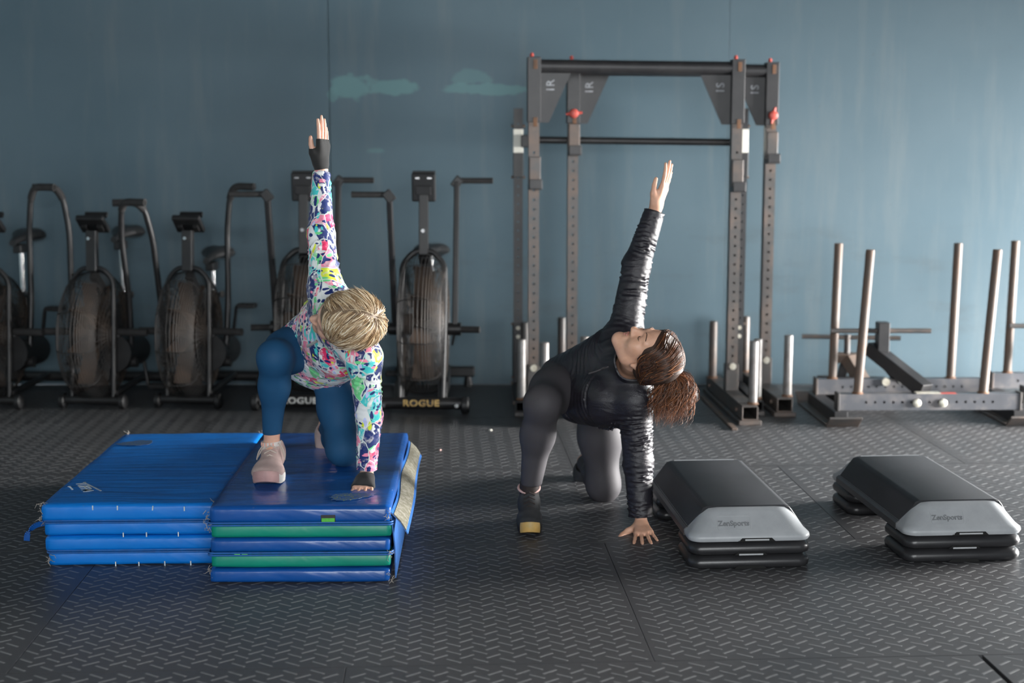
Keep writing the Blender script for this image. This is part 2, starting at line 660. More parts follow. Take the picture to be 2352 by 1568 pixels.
def saddle(parent, c, w, tilt=0.0, mat='seat_vinyl'):
    """wide bike saddle: two lobes at the rear (away from the camera), nose to the front"""
    rings = []
    L = 0.26
    for i in range(11):
        t = i / 10
        y = c[1] - 0.13 + L * t
        ww = w * (0.16 + 0.84 * (t ** 1.6)) * (1 if t < 0.92 else 0.86) / 2
        hh = 0.022 + 0.03 * t
        z0 = c[2] + tilt * (t - 0.5) + 0.012 * math.sin(t * 3.0)
        ring = []
        for k in range(16):
            a = 2 * math.pi * k / 16
            dip = 0.012 * t * math.exp(-(math.cos(a) * 2.6) ** 2) if math.sin(a) > 0 else 0
            ring.append(V((c[0] + ww * math.cos(a), y, z0 + hh * math.sin(a) * (1.0 if math.sin(a) > 0 else 0.7) - dip)))
        rings.append(ring)
    MB().loft(rings).build('seat', M[mat], parent, smooth=True)


def rings_on(parent, y, z, x0, x1, r, name='end_cap'):
    for s in (x0, x1):
        MB().tube([V((s - 0.018, y, z)), V((s - 0.012, y, z)), V((s + 0.012, y, z)), V((s + 0.018, y, z))], [r * 0.8, r, r, r * 0.8], 18).build(name, M['black_plastic'], parent, smooth=True)


def flat_arm_bike(x, Y, rz, label, swing, seat_z, printmat):
    """fan bike with broad flat arms, straight outward grips and a lettered front foot; local -Y looks at the camera"""
    t = empty('fan_bike', (x, Y, 0), rz)
    tag(t, label, 'exercise bike', 'fan bikes along the wall')
    R, W, FZ, FY = 0.385, 0.235, 0.462, -0.02
    link('fan_cage', cage_mesh(R, W, 'flat'), M['wire'], t).location = (0, FY, FZ)
    link('fan', fan_mesh(R, W, 'flat'), M['fan_rust'], t).location = (0, FY, FZ)
    # looped fork over the fan
    mb = MB()
    for s in (-1, 1):
        pth = fillet([V((s * 0.118, -0.25, 0.085)), V((s * 0.121, FY - 0.10, FZ)), V((s * 0.118, FY, 0.80)), V((s * 0.05, FY + 0.01, 0.868)), V((0, FY + 0.01, 0.872))], 0.10)
        mb.tube(pth, 0.0165, 10)
        mb.bar(V((s * 0.118, -0.25, 0.05)), V((s * 0.118, -0.2, 0.17)), 0.05, 0.04, (0, 1, 0))
        mb.bar(V((s * 0.112, 0.05, 0.115)), V((s * 0.07, 0.66, 0.10)), 0.045, 0.06)
        mb.bar(V((s * 0.112, -0.24, 0.075)), V((s * 0.112, 0.08, 0.115)), 0.045, 0.05)
    mb.bar(V((0, 0.30, 0.11)), V((0, 0.42, 0.62)), 0.075, 0.09, (0, 1, 0))
    mb.bar(V((0, FY + 0.03, 0.85)), V((0, 0.40, 0.52)), 0.06, 0.05)
    mb.build('frame', M['black_paint'], t, smooth=True, bev=0.004)
    # mast and console seen from behind
    MB().bar(V((0, FY + 0.01, 0.85)), V((0, 0.02, 1.20)), 0.052, 0.035, (0, 1, 0)).build('mast', M['black_paint'], t, bev=0.004)
    MB().cyl((0, FY - 0.032, 0.985), (0, FY + 0.01, 0.985), 0.010, 10).build('bolt', M['chrome'], t, smooth=True)
    con = MB().box((0, 0.03, 1.222), (0.132, 0.045, 0.158), Matrix.Rotation(0.12, 3, 'X')).build('console', M['black_plastic'], t, bev=0.008)
    MB().box((0, 0.0, 1.205), (0.085, 0.012, 0.05), Matrix.Rotation(0.12, 3, 'X')).build('battery_cover', M['black_paint'], con, bev=0.003)
    for s in (-1, 1):
        MB().box((s * 0.033, 0.004, 1.272), (0.026, 0.008, 0.010)).build('clip', M['chrome'], con, bev=0.002)  # chrome pieces added in place of two small white highlights on the console
    MB().box((0, 0.045, 1.305), (0.125, 0.055, 0.012)).build('hood', M['black_paint'], con, bev=0.004)
    # arms: one forward, one back
    for s in (-1, 1):
        sw = swing * s
        piv = V((s * 0.168, 0.03, 0.42))
        top = V((s * 0.170, 0.03 + 0.34 * sw, 1.215 + 0.06 * sw))
        a = MB().bar(piv, top, 0.030, 0.052, (0, 1, 0))
        a.bar(top + V((-s * 0.018, 0, -0.03)), top + V((s * 0.022, 0, 0.022)), 0.05, 0.05)
        arm = a.build('arm', M['black_paint'], t, bev=0.006)
        MB().cyl(top + V((s * 0.01, -0.005, 0.005)), top + V((s * 0.205, -0.012, 0.005)), 0.0165, 12).build('grip', M['grip'], arm, smooth=True)
        MB().cyl(piv + V((-s * 0.04, 0, 0.01)), piv + V((s * 0.035, 0, 0.01)), 0.036, 14).build('pivot', M['black_paint'], t, smooth=True)
        MB().tube([V((s * 0.14, 0.02, 0.43)), V((s * 0.31, 0.0, 0.43))], 0.0185, 12).build('foot_peg', M['grip'], t, smooth=True)
        cz = 0.34 + s * 0.13
        MB().bar(V((s * 0.13, 0.33, 0.30)), V((s * 0.15, 0.31, cz - 0.08)), 0.014, 0.03, (0, 1, 0)).build('crank', M['black_paint'], t, bev=0.003)
        pedal(t, (s * 0.205, 0.31, cz - 0.08), s)
    saddle(t, (0, 0.36, seat_z), 0.25)
    MB().cyl((0, 0.41, 0.55), (0, 0.39, seat_z - 0.02), 0.02, 12).build('seat_post', M['chrome'], t, smooth=True)
    # feet
    MB().tube([V((-0.225, -0.25, 0.058)), V((0.225, -0.25, 0.058))], 0.034, 16).build('front_foot', M['black_paint'], t, smooth=True)
    for s in (-1, 1):
        MB().tube([V((s * 0.222, -0.252, 0.048)), V((s * 0.230, -0.252, 0.048)), V((s * 0.258, -0.252, 0.048)), V((s * 0.266, -0.252, 0.048))], [0.036, 0.048, 0.048, 0.038], 18).build('wheel', M['black_plastic'], t, smooth=True)
        MB().cyl((s * 0.20, -0.30, 0.052), (s * 0.20, -0.285, 0.052), 0.011, 10).build('bolt', M['chrome'], t, smooth=True)
    MB().box((0, 0.66, 0.088), (0.48, 0.07, 0.06)).build('rear_foot', M['black_paint'], t, bev=0.01)
    for s in (-1, 1):
        MB().cyl((s * 0.20, 0.66, 0.0), (s * 0.20, 0.66, 0.06), 0.028, 12, 0.018).build('leveler', M['black_plastic'], t, smooth=True)
    text('lettering', 'ROGUE', 0.050, printmat, t, (0.005, -0.2865, 0.062), (1, 0, 0), (0, 0, 1), 0.004, 0.0008, 1.05, 1.15)
    return t


def round_arm_bike(x, Y, rz, label, swing, seat_z, seat_x=0.0):
    """fan bike with bent round handlebars and a tilted console on a square mast"""
    t = empty('fan_bike', (x, Y, 0), rz)
    tag(t, label, 'exercise bike', 'fan bikes along the wall')
    R, W, FZ = 0.352, 0.205, 0.405
    link('fan_cage', cage_mesh(R, W, 'round'), M['wire'], t).location = (0, 0, FZ)
    link('fan', fan_mesh(R, W, 'round'), M['fan_rust'], t).location = (0, 0, FZ)
    mb = MB()
    for s in (-1, 1):
        pth = fillet([V((s * 0.118, -0.07, 0.06)), V((s * 0.120, -0.04, FZ)), V((s * 0.116, 0.0, 0.715)), V((s * 0.06, 0.0, 0.775)), V((0, 0.0, 0.78))], 0.085)
        mb.tube(pth, 0.014, 10)
        mb.tube([V((s * 0.118, -0.05, 0.085)), V((s * 0.08, 0.60, 0.085))], 0.02, 8)
        mb.tube([V((s * 0.120, 0.02, FZ)), V((s * 0.055, 0.38, 0.31))], 0.018, 8)
    mb.bar(V((0, 0.28, 0.10)), V((0.0, 0.45, 0.52)), 0.06, 0.07, (0, 1, 0))
    mb.bar(V((0, 0.02, 0.74)), V((0, 0.40, 0.40)), 0.045, 0.045)
    mb.build('frame', M['black_paint'], t, smooth=True, bev=0.003)
    MB().tube([V((0.085, 0.02, 0.30)), V((0.085, 0.40, 0.27))], [0.11, 0.09], 20).build('chain_guard', M['black_paint'], t, smooth=True)
    MB().bar(V((0, 0.0, 0.76)), V((0, 0.02, 0.985)), 0.058, 0.05, (0, 1, 0)).build('mast', M['black_paint'], t, bev=0.004)
    MB().cyl((0, -0.045, 0.945), (0, -0.02, 0.945), 0.009, 10).build('bolt', M['chrome'], t, smooth=True)
    Rm = Matrix.Rotation(math.radians(-38), 3, 'X')
    con = MB().box((0, 0.035, 1.02), (0.158, 0.135, 0.032), Rm).build('console', M['black_plastic'], t, bev=0.008)
    MB().box((0, 0.090, 1.068), (0.13, 0.02, 0.03), Rm).build('console_top', M['black_paint'], con, bev=0.004)
    for s in (-1, 1):
        MB().box((s * 0.045, 0.03, 0.996), (0.03, 0.05, 0.02), Rm).build('console_rib', M['black_paint'], con, bev=0.003)
    for s in (-1, 1):
        sw = swing * s
        piv = V((s * 0.172, 0.10, 0.24))
        pth = fillet([piv, V((s * 0.182, 0.10 + 0.10 * sw, 0.60)), V((s * 0.182, 0.06 + 0.22 * sw, 0.96 + 0.03 * sw)), V((s * 0.205, 0.03 + 0.26 * sw, 1.13 + 0.06 * sw)), V((s * 0.24, 0.0 + 0.28 * sw, 1.185 + 0.09 * sw)), V((s * 0.36, -0.02 + 0.28 * sw, 1.182 + 0.09 * sw))], 0.07)
        arm = MB().tube(pth, 0.0165, 10).build('arm', M['black_paint'], t, smooth=True)
        MB().tube(pth[-12:], 0.0205, 12).build('grip', M['grip'], arm, smooth=True)
        MB().cyl(piv + V((-s * 0.03, 0, 0)), piv + V((s * 0.03, 0, 0)), 0.03, 12).build('pivot', M['black_paint'], t, smooth=True)
        MB().tube([V((s * 0.12, 0.03, 0.42)), V((s * 0.295, 0.01, 0.42))], 0.021, 12).build('foot_peg', M['grip'], t, smooth=True)
        cz = 0.28 + s * swing * 0.55
        MB().bar(V((s * 0.12, 0.40, 0.28)), V((s * 0.165, 0.37, cz)), 0.014, 0.03, (0, 1, 0)).build('crank', M['black_paint'], t, bev=0.003)
        pedal(t, (s * 0.225, 0.37, cz), s)
    saddle(t, (seat_x, 0.47, seat_z), 0.23, 0.03)
    MB().cyl((0, 0.46, 0.42), (0, 0.46, 0.60), 0.028, 12).build('seat_tube', M['black_paint'], t, smooth=True)
    MB().tube([V((0, 0.46, 0.56)), V((seat_x * 0.5, 0.46, seat_z - 0.03))], 0.0165, 12).build('seat_post', M['chrome'], t, smooth=True)
    MB().box((seat_x * 0.5, 0.45, seat_z - 0.05), (0.05, 0.10, 0.05)).build('seat_clamp', M['black_paint'], t, bev=0.006)
    MB().tube([V((0.03, 0.43, 0.585)), V((0.055, 0.40, 0.59)), V((0.075, 0.39, 0.59))], [0.012, 0.012, 0.022], 10).build('knob', M['black_plastic'], t, smooth=True)
    MB().tube([V((-0.17, -0.07, 0.05)), V((0.17, -0.07, 0.05))], 0.024, 12).build('front_foot', M['black_paint'], t, smooth=True)
    rings_on(t, -0.07, 0.045, -0.172, 0.172, 0.043)
    MB().tube([V((-0.23, 0.60, 0.075)), V((0.23, 0.60, 0.075))], 0.03, 12).build('rear_foot', M['black_paint'], t, smooth=True)
    rings_on(t, 0.60, 0.045, -0.232, 0.232, 0.043)
    return t


round_arm_bike(-2.905, 7.86, math.radians(-4), 'fan bike cut off by the left edge of the photo, tall chromed seat post', 0.42, 0.905)
round_arm_bike(-2.325, 7.86, math.radians(-5), 'middle of the three bent-handlebar fan bikes at the left', -0.40, 0.925)
round_arm_bike(-1.80, 7.88, math.radians(-5), 'rightmost of the three bent-handlebar fan bikes, seat set lowest', 0.45, 0.80)
flat_arm_bike(-1.168, 7.98, math.radians(-1), 'flat-armed fan bike mostly hidden behind the person in the flowered jacket', 0.55, 0.935, M['white_print'])
flat_arm_bike(-0.490, 7.90, math.radians(-2), 'flat-armed fan bike with worn yellow lettering, standing alone before the wall', 0.55, 0.835, M['gold_print'])
# ---------------------------------------------------------------- yokes, rack and sleds
def punched_tube(mb, c, w, d, z0, z1, pitch, hr, zh0=None, zh1=None, faces=(-1,), axis='y'):
    """upright square tube at c=(x, y) with round holes through the faces looking along +-Y"""
    x, y = c
    hw, hd = w / 2, d / 2
    # side walls
    for s in (-1, 1):
        mb.add([(x + s * hw, y - hd, z0), (x + s * hw, y + hd, z0), (x + s * hw, y + hd, z1), (x + s * hw, y - hd, z1)], [(0, 1, 2, 3)])
    mb.add([(x - hw, y - hd, z1), (x + hw, y - hd, z1), (x + hw, y + hd, z1), (x - hw, y + hd, z1)], [(0, 1, 2, 3)])
    mb.add([(x - hw, y - hd, z0), (x + hw, y - hd, z0), (x + hw, y + hd, z0), (x - hw, y + hd, z0)], [(3, 2, 1, 0)])
    zh0 = z0 if zh0 is None else zh0
    zh1 = z1 if zh1 is None else zh1
    for s in (-1, 1):
        yy = y + s * hd
        n = int((zh1 - zh0) / pitch)
        zs = zh0
        mb.add([(x - hw, yy, z0), (x + hw, yy, z0), (x + hw, yy, zs), (x - hw, yy, zs)], [(0, 1, 2, 3)])
        for k in range(n):
            a0, a1 = zs + k * pitch, zs + (k + 1) * pitch
            zc = (a0 + a1) / 2
            out = [(hw, 0), (hw, pitch / 2), (0, pitch / 2), (-hw, pitch / 2), (-hw, 0), (-hw, -pitch / 2), (0, -pitch / 2), (hw, -pitch / 2)]
            vs = [(x + p, yy, zc + q) for p, q in out]
            vs += [(x + hr * math.cos(math.pi / 4 * i), yy, zc + hr * math.sin(math.pi / 4 * i)) for i in range(8)]
            vs += [(x + hr * math.cos(math.pi / 4 * i), yy - s * 0.005, zc + hr * math.sin(math.pi / 4 * i)) for i in range(8)]
            fs = []
            for i in range(8):
                j = (i + 1) % 8
                fs.append((i, j, 8 + j, 8 + i))
                fs.append((8 + i, 8 + j, 16 + j, 16 + i))
            mb.add(vs, fs)
        zt = zs + n * pitch
        mb.add([(x - hw, yy, zt), (x + hw, yy, zt), (x + hw, yy, z1), (x - hw, yy, z1)], [(0, 1, 2, 3)])


def plain_build(mb, name, mat, parent):
    me = bpy.data.meshes.new(name)
    me.from_pydata(mb.v, [], mb.f)
    me.update()
    return link(name, me, mat, parent)


def weight_post(parent, x, y, z0, h, mat='post_steel', r=0.024, lean=0.0):
    p = MB().tube([V((x, y, z0)), V((x + lean, y, z0 + h - 0.004)), V((x + lean, y, z0 + h))], [r, r, r * 0.9], 16).build('weight_post', M[mat], parent, smooth=True)
    MB().tube([V((x, y, z0 - 0.001)), V((x, y, z0 + 0.010))], [r + 0.008, r + 0.001], 16).build('weld', M['rust_weld'], p, smooth=True)
    return p


def base_rail(parent, x, y0, y1, h=0.075, w=0.085, plate=0.12, mat='raw_steel', rz=0.0, open_front=True):
    """low sled rail: skid plate with turned-up ends, hollow box rail on top"""
    mb = MB()
    t = 0.006
    zb = 0.024
    mb.box((x, (y0 + y1) / 2, zb + t / 2), (w, y1 - y0, t))
    mb.box((x, (y0 + y1) / 2, zb + h - t / 2), (w, y1 - y0, t))
    for s in (-1, 1):
        mb.box((x + s * (w / 2 - t / 2), (y0 + y1) / 2, zb + h / 2), (t, y1 - y0, h))
    r = mb.build('base_rail', M[mat], parent, bev=0.002)
    MB().box((x, (y0 + y1) / 2, 0.012), (plate, y1 - y0 + 0.03, 0.024)).build('skid_plate', M['raw_steel'], parent, bev=0.004)
    for y in (y0 + 0.12, y1 - 0.12):
        for s in (-1, 1):
            MB().cyl((x + s * w / 2, y, zb + h * 0.5), (x + s * (w / 2 + 0.012), y, zb + h * 0.5), 0.011, 8).build('bolt', M['rust_steel'], r, smooth=True)
    return zb + h


def yoke(x, Y, rz, label, width, zbeam, half, pins, jz, lean):
    """carrying yoke: two punched uprights on sled rails, thick cross tube with gusset plates"""
    t = empty('carry_yoke', (x, Y, 0), rz)
    tag(t, label, 'yoke', 'carrying yokes of the steel rig')
    hw = width / 2
    UW = 0.058
    for s in (-1, 1):
        zt = base_rail(t, s * hw, -half, half)
        mb = MB()
        punched_tube(mb, (s * hw, 0.0), UW, UW, zt, zbeam - 0.02, 0.0508, 0.0075, zt + 0.12, zbeam - 0.40)
        up = plain_build(mb, 'upright', M['raw_steel'], t)
        MB().box((s * hw, 0, zt + 0.075), (UW + 0.012, UW + 0.012, 0.15)).build('foot_sleeve', M['raw_steel'], t, bev=0.003)
        MB().cyl((s * hw, -0.036, zt + 0.14), (s * hw, -0.05, zt + 0.14), 0.019, 12).build('bolt', M['bolt'], t, smooth=True)
        dz = -lean * s
        # sleeve of the cross member, telescoping over the upright
        sl = MB().box((s * hw, 0, zbeam + dz - 0.125), (0.072, 0.074, 0.345)).build('sleeve', M['rack_black'], t, bev=0.003)
        g0 = s * (hw - 0.036)
        poly = [(0, 0.0), (-s * 0.165, 0.0), (-s * 0.045, -0.265), (0, -0.265)]
        MB().prism([(p[0], p[1]) for p in poly], (g0, -0.004, zbeam + dz - 0.035), (1, 0, 0), (0, 0, 1), (0, 1, 0), 0.008).build('gusset', M['rack_black'], t)
        text('lettering', '1R' if s < 0 else '1S', 0.062, M['pale_print'], t, (g0 - s * 0.055, -0.0046, zbeam + dz - 0.105), (0, 0, 1), (-1, 0, 0), 0.0006, 0.001)
        for zz in (zbeam + dz + 0.02, zbeam + dz - 0.285):
            MB().box((s * hw + 0.006, -0.0385, zz - 0.012), (0.022, 0.004, 0.05)).build('rust_patch', M['rust_weld'], sl, bev=0.0015)
        pn = MB().tube([V((s * hw - 0.01, 0, zbeam + dz + 0.045)), V((s * hw - 0.01, 0, zbeam + dz + 0.058)), V((s * hw - 0.01, 0, zbeam + dz + 0.07))], [0.006, 0.011, 0.006], 8)
        pn.build('pin_tip', M['red_plastic'], t, smooth=True)
        if pins:
            zp = zbeam + dz - 0.245
            pin = MB().tube([V((s * hw, -0.037, zp)), V((s * hw, -0.055, zp)), V((s * hw, -0.075, zp)), V((s * hw, -0.08, zp))], [0.02, 0.026, 0.024, 0.015], 14).build('locking_pin', M['red_plastic'], t, smooth=True)
            a = 0.1 if s < 0 else 1.35
            d = V((math.cos(a), 0, math.sin(a)))
            MB().tube([V((s * hw, -0.066, zp)) - d * 0.045, V((s * hw, -0.066, zp)), V((s * hw, -0.066, zp)) + d * 0.045], [0.006, 0.012, 0.006], 8).build('pin_handle', M['red_plastic'], pin, smooth=True)
        # J-cup
        z = jz[0 if s < 0 else 1]
        j = MB().box((s * hw + 0.004, -0.012, z + 0.075), (0.062, 0.075, 0.15)).build('j_cup', M['raw_steel'], t, bev=0.004)
        MB().box((s * hw + 0.006, -0.045, z - 0.010), (0.072, 0.09, 0.030)).build('lip', M['rack_black'], j, bev=0.004)
        MB().box((s * hw + 0.006, -0.088, z + 0.006), (0.070, 0.010, 0.05)).build('lip', M['rack_black'], j, bev=0.003)
        for y in (-half + 0.075, half - 0.075):
            weight_post(t, s * hw + (0.03 if y < 0 else -0.02), y, zt, 0.335, 'post_steel' if y < 0 else 'raw_steel')
    MB().tube([V((-hw, 0, zbeam + lean)), V((hw, 0, zbeam - lean))], 0.0365, 20).build('cross_tube', M['rack_black'], t, smooth=True)
    return t


yoke(0.669, 7.80, math.radians(3.0), 'front carrying yoke of the two, its thick tube ending nearest the wall patch', 1.105, 1.868, 0.50, False, (1.24, 1.225), 0.005)
yoke(0.893, 8.03, math.radians(3.0), 'rear carrying yoke of the two with red locking pins on its uprights', 1.110, 1.866, 0.50, True, (1.42, 1.375), 0.005)

# plain rack behind the yokes with a horizontal bar
t = empty('squat_rack', (0.680, 8.24, 0), math.radians(1.0))
tag(t, 'dark two-post rack behind the yokes, white label on each post and bar across', 'rack')
for s in (-1, 1):
    hw = 0.645
    zt = base_rail(t, s * hw, -0.66, 0.24, 0.055, 0.055, 0.066, 'rack_black')
    mb = MB()
    punched_tube(mb, (s * hw, 0), 0.052, 0.052, zt, 1.66, 0.0508, 0.0065, zt + 0.3, 1.64)
    up = plain_build(mb, 'upright', M['rack_black'], t)
    MB().box((s * hw, -0.004, 1.475), (0.056, 0.056, 0.135)).build('white_label', M['white_label'], t, bev=0.002)
    MB().box((s * hw, -0.003, 1.34), (0.060, 0.060, 0.14)).build('sleeve', M['black_paint'], t, bev=0.003)
    for z in (1.56, 1.27, 0.42):
        for q in (-1, 1):
            MB().cyl((s * hw + q * 0.026, 0, z), (s * hw + q * 0.040, 0, z), 0.008, 8).build('bolt', M['rust_steel'], t, smooth=True)
    for z in (0.40, 0.35):
        MB().cyl((s * hw, -0.026, z), (s * hw, -0.036, z), 0.012, 10).build('bolt', M['bolt'], t, smooth=True)
    MB().box((s * (hw - 0.04), -0.02, 1.475), (0.05, 0.08, 0.07)).build('bar_bracket', M['rack_black'], t, bev=0.005)
    for y in (-0.58, 0.15):
        weight_post(t, s * hw + (0.006 if y < 0 else -0.006), y, zt, 0.33, 'post_steel' if y < 0 else 'rack_black')
MB().tube([V((-0.60, -0.02, 1.482)), V((0.60, -0.02, 1.468))], 0.0205, 16).build('bar', M['black_paint'], t, smooth=True)

fb = MB().box((0, 0, 0.006), (0.028, 0.95, 0.012)).build('flat_bar', M['rust_steel'], bev=0.002)
fb.location = (1.125, 7.66, 0)
fb.rotation_euler = (0, 0, math.radians(2.5))
tag(fb, 'thin steel strip lying on the floor beside the front yoke', 'steel bar')


def sled(x, Y, rz, label):
    """push sled: two punched cross rails on skids, four tall posts, slanted mast with a T bar"""
    t = empty('push_sled', (x, Y, 0), rz)
    tag(t, label, 'push sled', 'push sleds at the right')
    L = 0.955
    for k, y in enumerate((-0.24, 0.24)):
        zc = 0.118
        mb = MB()
        # rail with holes through the faces: reuse of the punched upright laid on its side
        punched_tube(mb, (0, 0), 0.085, 0.062, -L / 2, L / 2, 0.0478, 0.0072, -0.36, 0.36)
        rot = Matrix(((0, 0, 1), (0, 1, 0), (-1, 0, 0)))
        mb.v = [tuple(rot @ V(p) + V((0, y, zc))) for p in mb.v]
        r = plain_build(mb, 'cross_rail', M['sled_blue'], t)
        for q in (-1, 1):
            MB().box((q * (L / 2 + 0.004), y, zc - 0.018), (0.012, 0.074, 0.135)).build('end_plate', M['raw_steel'], t, bev=0.002)
            weight_post(t, q * 0.333 - (0.042 if k == 0 else 0.055), y, zc + 0.043, 0.755, 'rust_steel', 0.0235, 0.042 if k == 0 else 0.012)
        if k == 0:
            for q in (-0.07, 0.068):
                MB().tube([V((q, y - 0.031, zc - 0.004)), V((q, y - 0.044, zc - 0.004)), V((q, y - 0.05, zc - 0.004))], [0.022, 0.022, 0.012], 14).build('bolt_head', M['bolt'], t, smooth=True)
            MB().box((-0.005, y - 0.0, zc + 0.045), (0.13, 0.05, 0.006)).build('mount_plate', M['bolt'], t, bev=0.002)
            MB().box((0.10, y - 0.01, zc + 0.044), (0.085, 0.03, 0.004)).build('red_strip', M['red_plastic'], t, bev=0.001)
        else:
            MB().tube([V((-0.10, y - 0.031, zc + 0.03)), V((-0.10, y - 0.055, zc + 0.03))], 0.022, 14).build('bolt_head', M['bolt'], t, smooth=True)
    for q in (-1, 1):
        # skid: flat shoe with both ends turned up
        pr = [(-0.40, 0.055), (-0.33, 0.0), (0.33, 0.0), (0.40, 0.055), (0.395, 0.064), (0.325, 0.012), (-0.325, 0.012), (-0.395, 0.064)]
        MB().prism(pr, (q * (L / 2 - 0.005) - 0.085, 0, 0), (0, 1, 0), (0, 0, 1), (1, 0, 0), 0.17).build('skid', M['raw_steel'], t, bev=0.002)
        MB().box((q * (L / 2 - 0.005), 0, 0.043), (0.07, 0.60, 0.062)).build('skid_riser', M['rack_black'], t, bev=0.003)
    d0, d1 = V((0.0, -0.20, 0.165)), V((-0.20, 0.16, 0.345))
    MB().bar(d0, d1, 0.075, 0.075).build('slanted_beam', M['rack_black'], t, bev=0.003)
    MB().bar(V((0.0, 0.24, 0.14)), V((-0.17, 0.17, 0.33)), 0.05, 0.05).build('brace', M['rack_black'], t, bev=0.003)
    m = V((-0.155, 0.10, 0.33))
    MB().bar(m, m + V((0.0, 0.0, 0.165)), 0.062, 0.075, (0, 1, 0)).build('mast', M['rack_black'], t, bev=0.003)
    MB().tube([m + V((-0.285, -0.0, 0.118)), m + V((0.265, 0.0, 0.116))], 0.0135, 12).build('t_bar', M['raw_steel'], t, smooth=True)
    return t


sled(2.185, 7.62, math.radians(1.5), 'push sled with four tall bare posts standing fully in view')
sled(3.235, 7.83, math.radians(1.5), 'push sled mostly out of the photo at the right edge')

t = empty('tow_sled', (2.0, 8.18, 0), math.radians(-8))
tag(t, 'low tow sled with a T-shaped handle behind the tall push sled', 'tow sled')
MB().prism([(-0.27, 0.07), (-0.22, 0.0), (0.22, 0.0), (0.27, 0.07), (0.26, 0.08), (0.21, 0.014), (-0.21, 0.014), (-0.26, 0.08)], (-0.20, 0, 0), (0, 1, 0), (0, 0, 1), (1, 0, 0), 0.40).build('skid_pan', M['rack_black'], t, bev=0.003)
MB().bar(V((0.06, -0.14, 0.055)), V((-0.045, -0.03, 0.23)), 0.07, 0.07).build('slanted_beam', M['rust_steel'], t, bev=0.003)
MB().box((-0.05, 0.02, 0.225), (0.16, 0.11, 0.05)).build('top_plate', M['rust_steel'], t, bev=0.003)
MB().bar(V((-0.085, 0.06, 0.06)), V((-0.05, 0.03, 0.23)), 0.05, 0.05, (0, 1, 0)).build('brace', M['rack_black'], t, bev=0.003)
MB().tube([V((-0.05, 0.02, 0.24)), V((-0.05, 0.02, 0.36))], 0.018, 12).build('mast', M['raw_steel'], t, smooth=True)
MB().tube([V((-0.31, 0.02, 0.345)), V((0.25, 0.02, 0.345))], 0.0135, 12).build('t_bar', M['raw_steel'], t, smooth=True)
# ---------------------------------------------------------------- folded gym mats
def soft_box(sx, sy, sz, r, nx, ny, nz, fn=None):
    """rounded box as one mesh; fn(p, n) may push the surface"""
    bm = bmesh.new()
    vid = {}
    hx, hy, hz = sx / 2, sy / 2, sz / 2

    def vert(i, j, k):
        key = (i, j, k)
        if key not in vid:
            p = V((-hx + sx * i / nx, -hy + sy * j / ny, -hz + sz * k / nz))
            q = V((min(max(p.x, -hx + r), hx - r), min(max(p.y, -hy + r), hy - r), min(max(p.z, -hz + r), hz - r)))
            d = p - q
            n = d.normalized() if d.length > 1e-9 else V((0, 0, 1))
            p2 = q + n * min(d.length, r) if d.length > 1e-9 else p
            if fn:
                p2 = p2 + fn(p2, n)
            vid[key] = bm.verts.new(p2)
        return vid[key]
    for (na, nb, axis) in ((nx, ny, 2), (nx, nz, 1), (ny, nz, 0)):
        for side in (0, 1):
            for i in range(na):
                for j in range(nb):
                    c = []
                    for (a, b_) in ((i, j), (i + 1, j), (i + 1, j + 1), (i, j + 1)):
                        if axis == 2: c.append(vert(a, b_, nz * side))
                        elif axis == 1: c.append(vert(a, ny * side, b_))
                        else: c.append(vert(nx * side, a, b_))
                    bm.faces.new(c)
    bmesh.ops.recalc_face_normals(bm, faces=bm.faces)
    me = bpy.data.meshes.new('panel')
    bm.to_mesh(me)
    bm.free()
    me.polygons.foreach_set('use_smooth', [True] * len(me.polygons))
    return me


def vinyl(name, col, col2, rough, coat, wr_scale, wr):
    m, nt, b = nodes(name)
    tc = ND(nt, 'ShaderNodeTexCoord').outputs['Object']
    n1 = noise(nt, tc, 4.0, 5, 0.6)
    c = ramp(nt, n1.outputs['Fac'], [(0.35, col), (0.7, col2)]).outputs['Color']
    sc = noise(nt, mapping(nt, tc, (1, 0.35, 1)), 60, 3, 0.6)
    f = ramp(nt, sc.outputs['Fac'], [(0.68, 0.0), (0.80, 1.0)]).outputs['Color']
    c = mixc(nt, math_n(nt, 'MULTIPLY', f, 0.25), c, (0.25, 0.30, 0.36))
    nt.links.new(c, b.inputs['Base Color'])
    b.inputs['Roughness'].default_value = rough
    b.inputs['Specular IOR Level'].default_value = 0.5
    b.inputs['Coat Weight'].default_value = coat
    b.inputs['Coat Roughness'].default_value = 0.12
    w = noise(nt, mapping(nt, tc, (0.8, wr_scale, 2.2), (0, 0, 0.12)), 2.2, 4, 0.5, 0.8)
    bump(nt, b, w.outputs['Fac'], wr, 0.05)
    return m


M['blue_mat'] = vinyl('bright blue mat cover', (0.001, 0.19, 0.66), (0.001, 0.155, 0.57), 0.42, 0.0, 7.0, 0.22)
M['navy_mat'] = vinyl('glossy navy mat cover', (0.004, 0.080, 0.34), (0.006, 0.066, 0.27), 0.30, 0.35, 3.0, 0.34)
M['green_mat'] = vinyl('green mat cover', (0.002, 0.27, 0.18), (0.003, 0.21, 0.145), 0.42, 0.0, 5.0, 0.25)
M['piping'] = pmat('blue piping', (0.02, 0.13, 0.42), 0.4, 0, (0.03, 0.10, 0.30), 40)
M['thread'] = pmat('frayed pale thread', (0.34, 0.31, 0.28), 0.9, 0, (0.22, 0.2, 0.18), 40)
M['velcro'] = pmat('worn hook tape', (0.13, 0.12, 0.085), 0.95, 0, (0.22, 0.21, 0.17), 60, 0.45, 0.62, bmp=0.6, bscale=300)
M['mat_print'] = pmat('white screen print', (0.62, 0.68, 0.72), 0.5, 0, (0.4, 0.5, 0.58), 60)
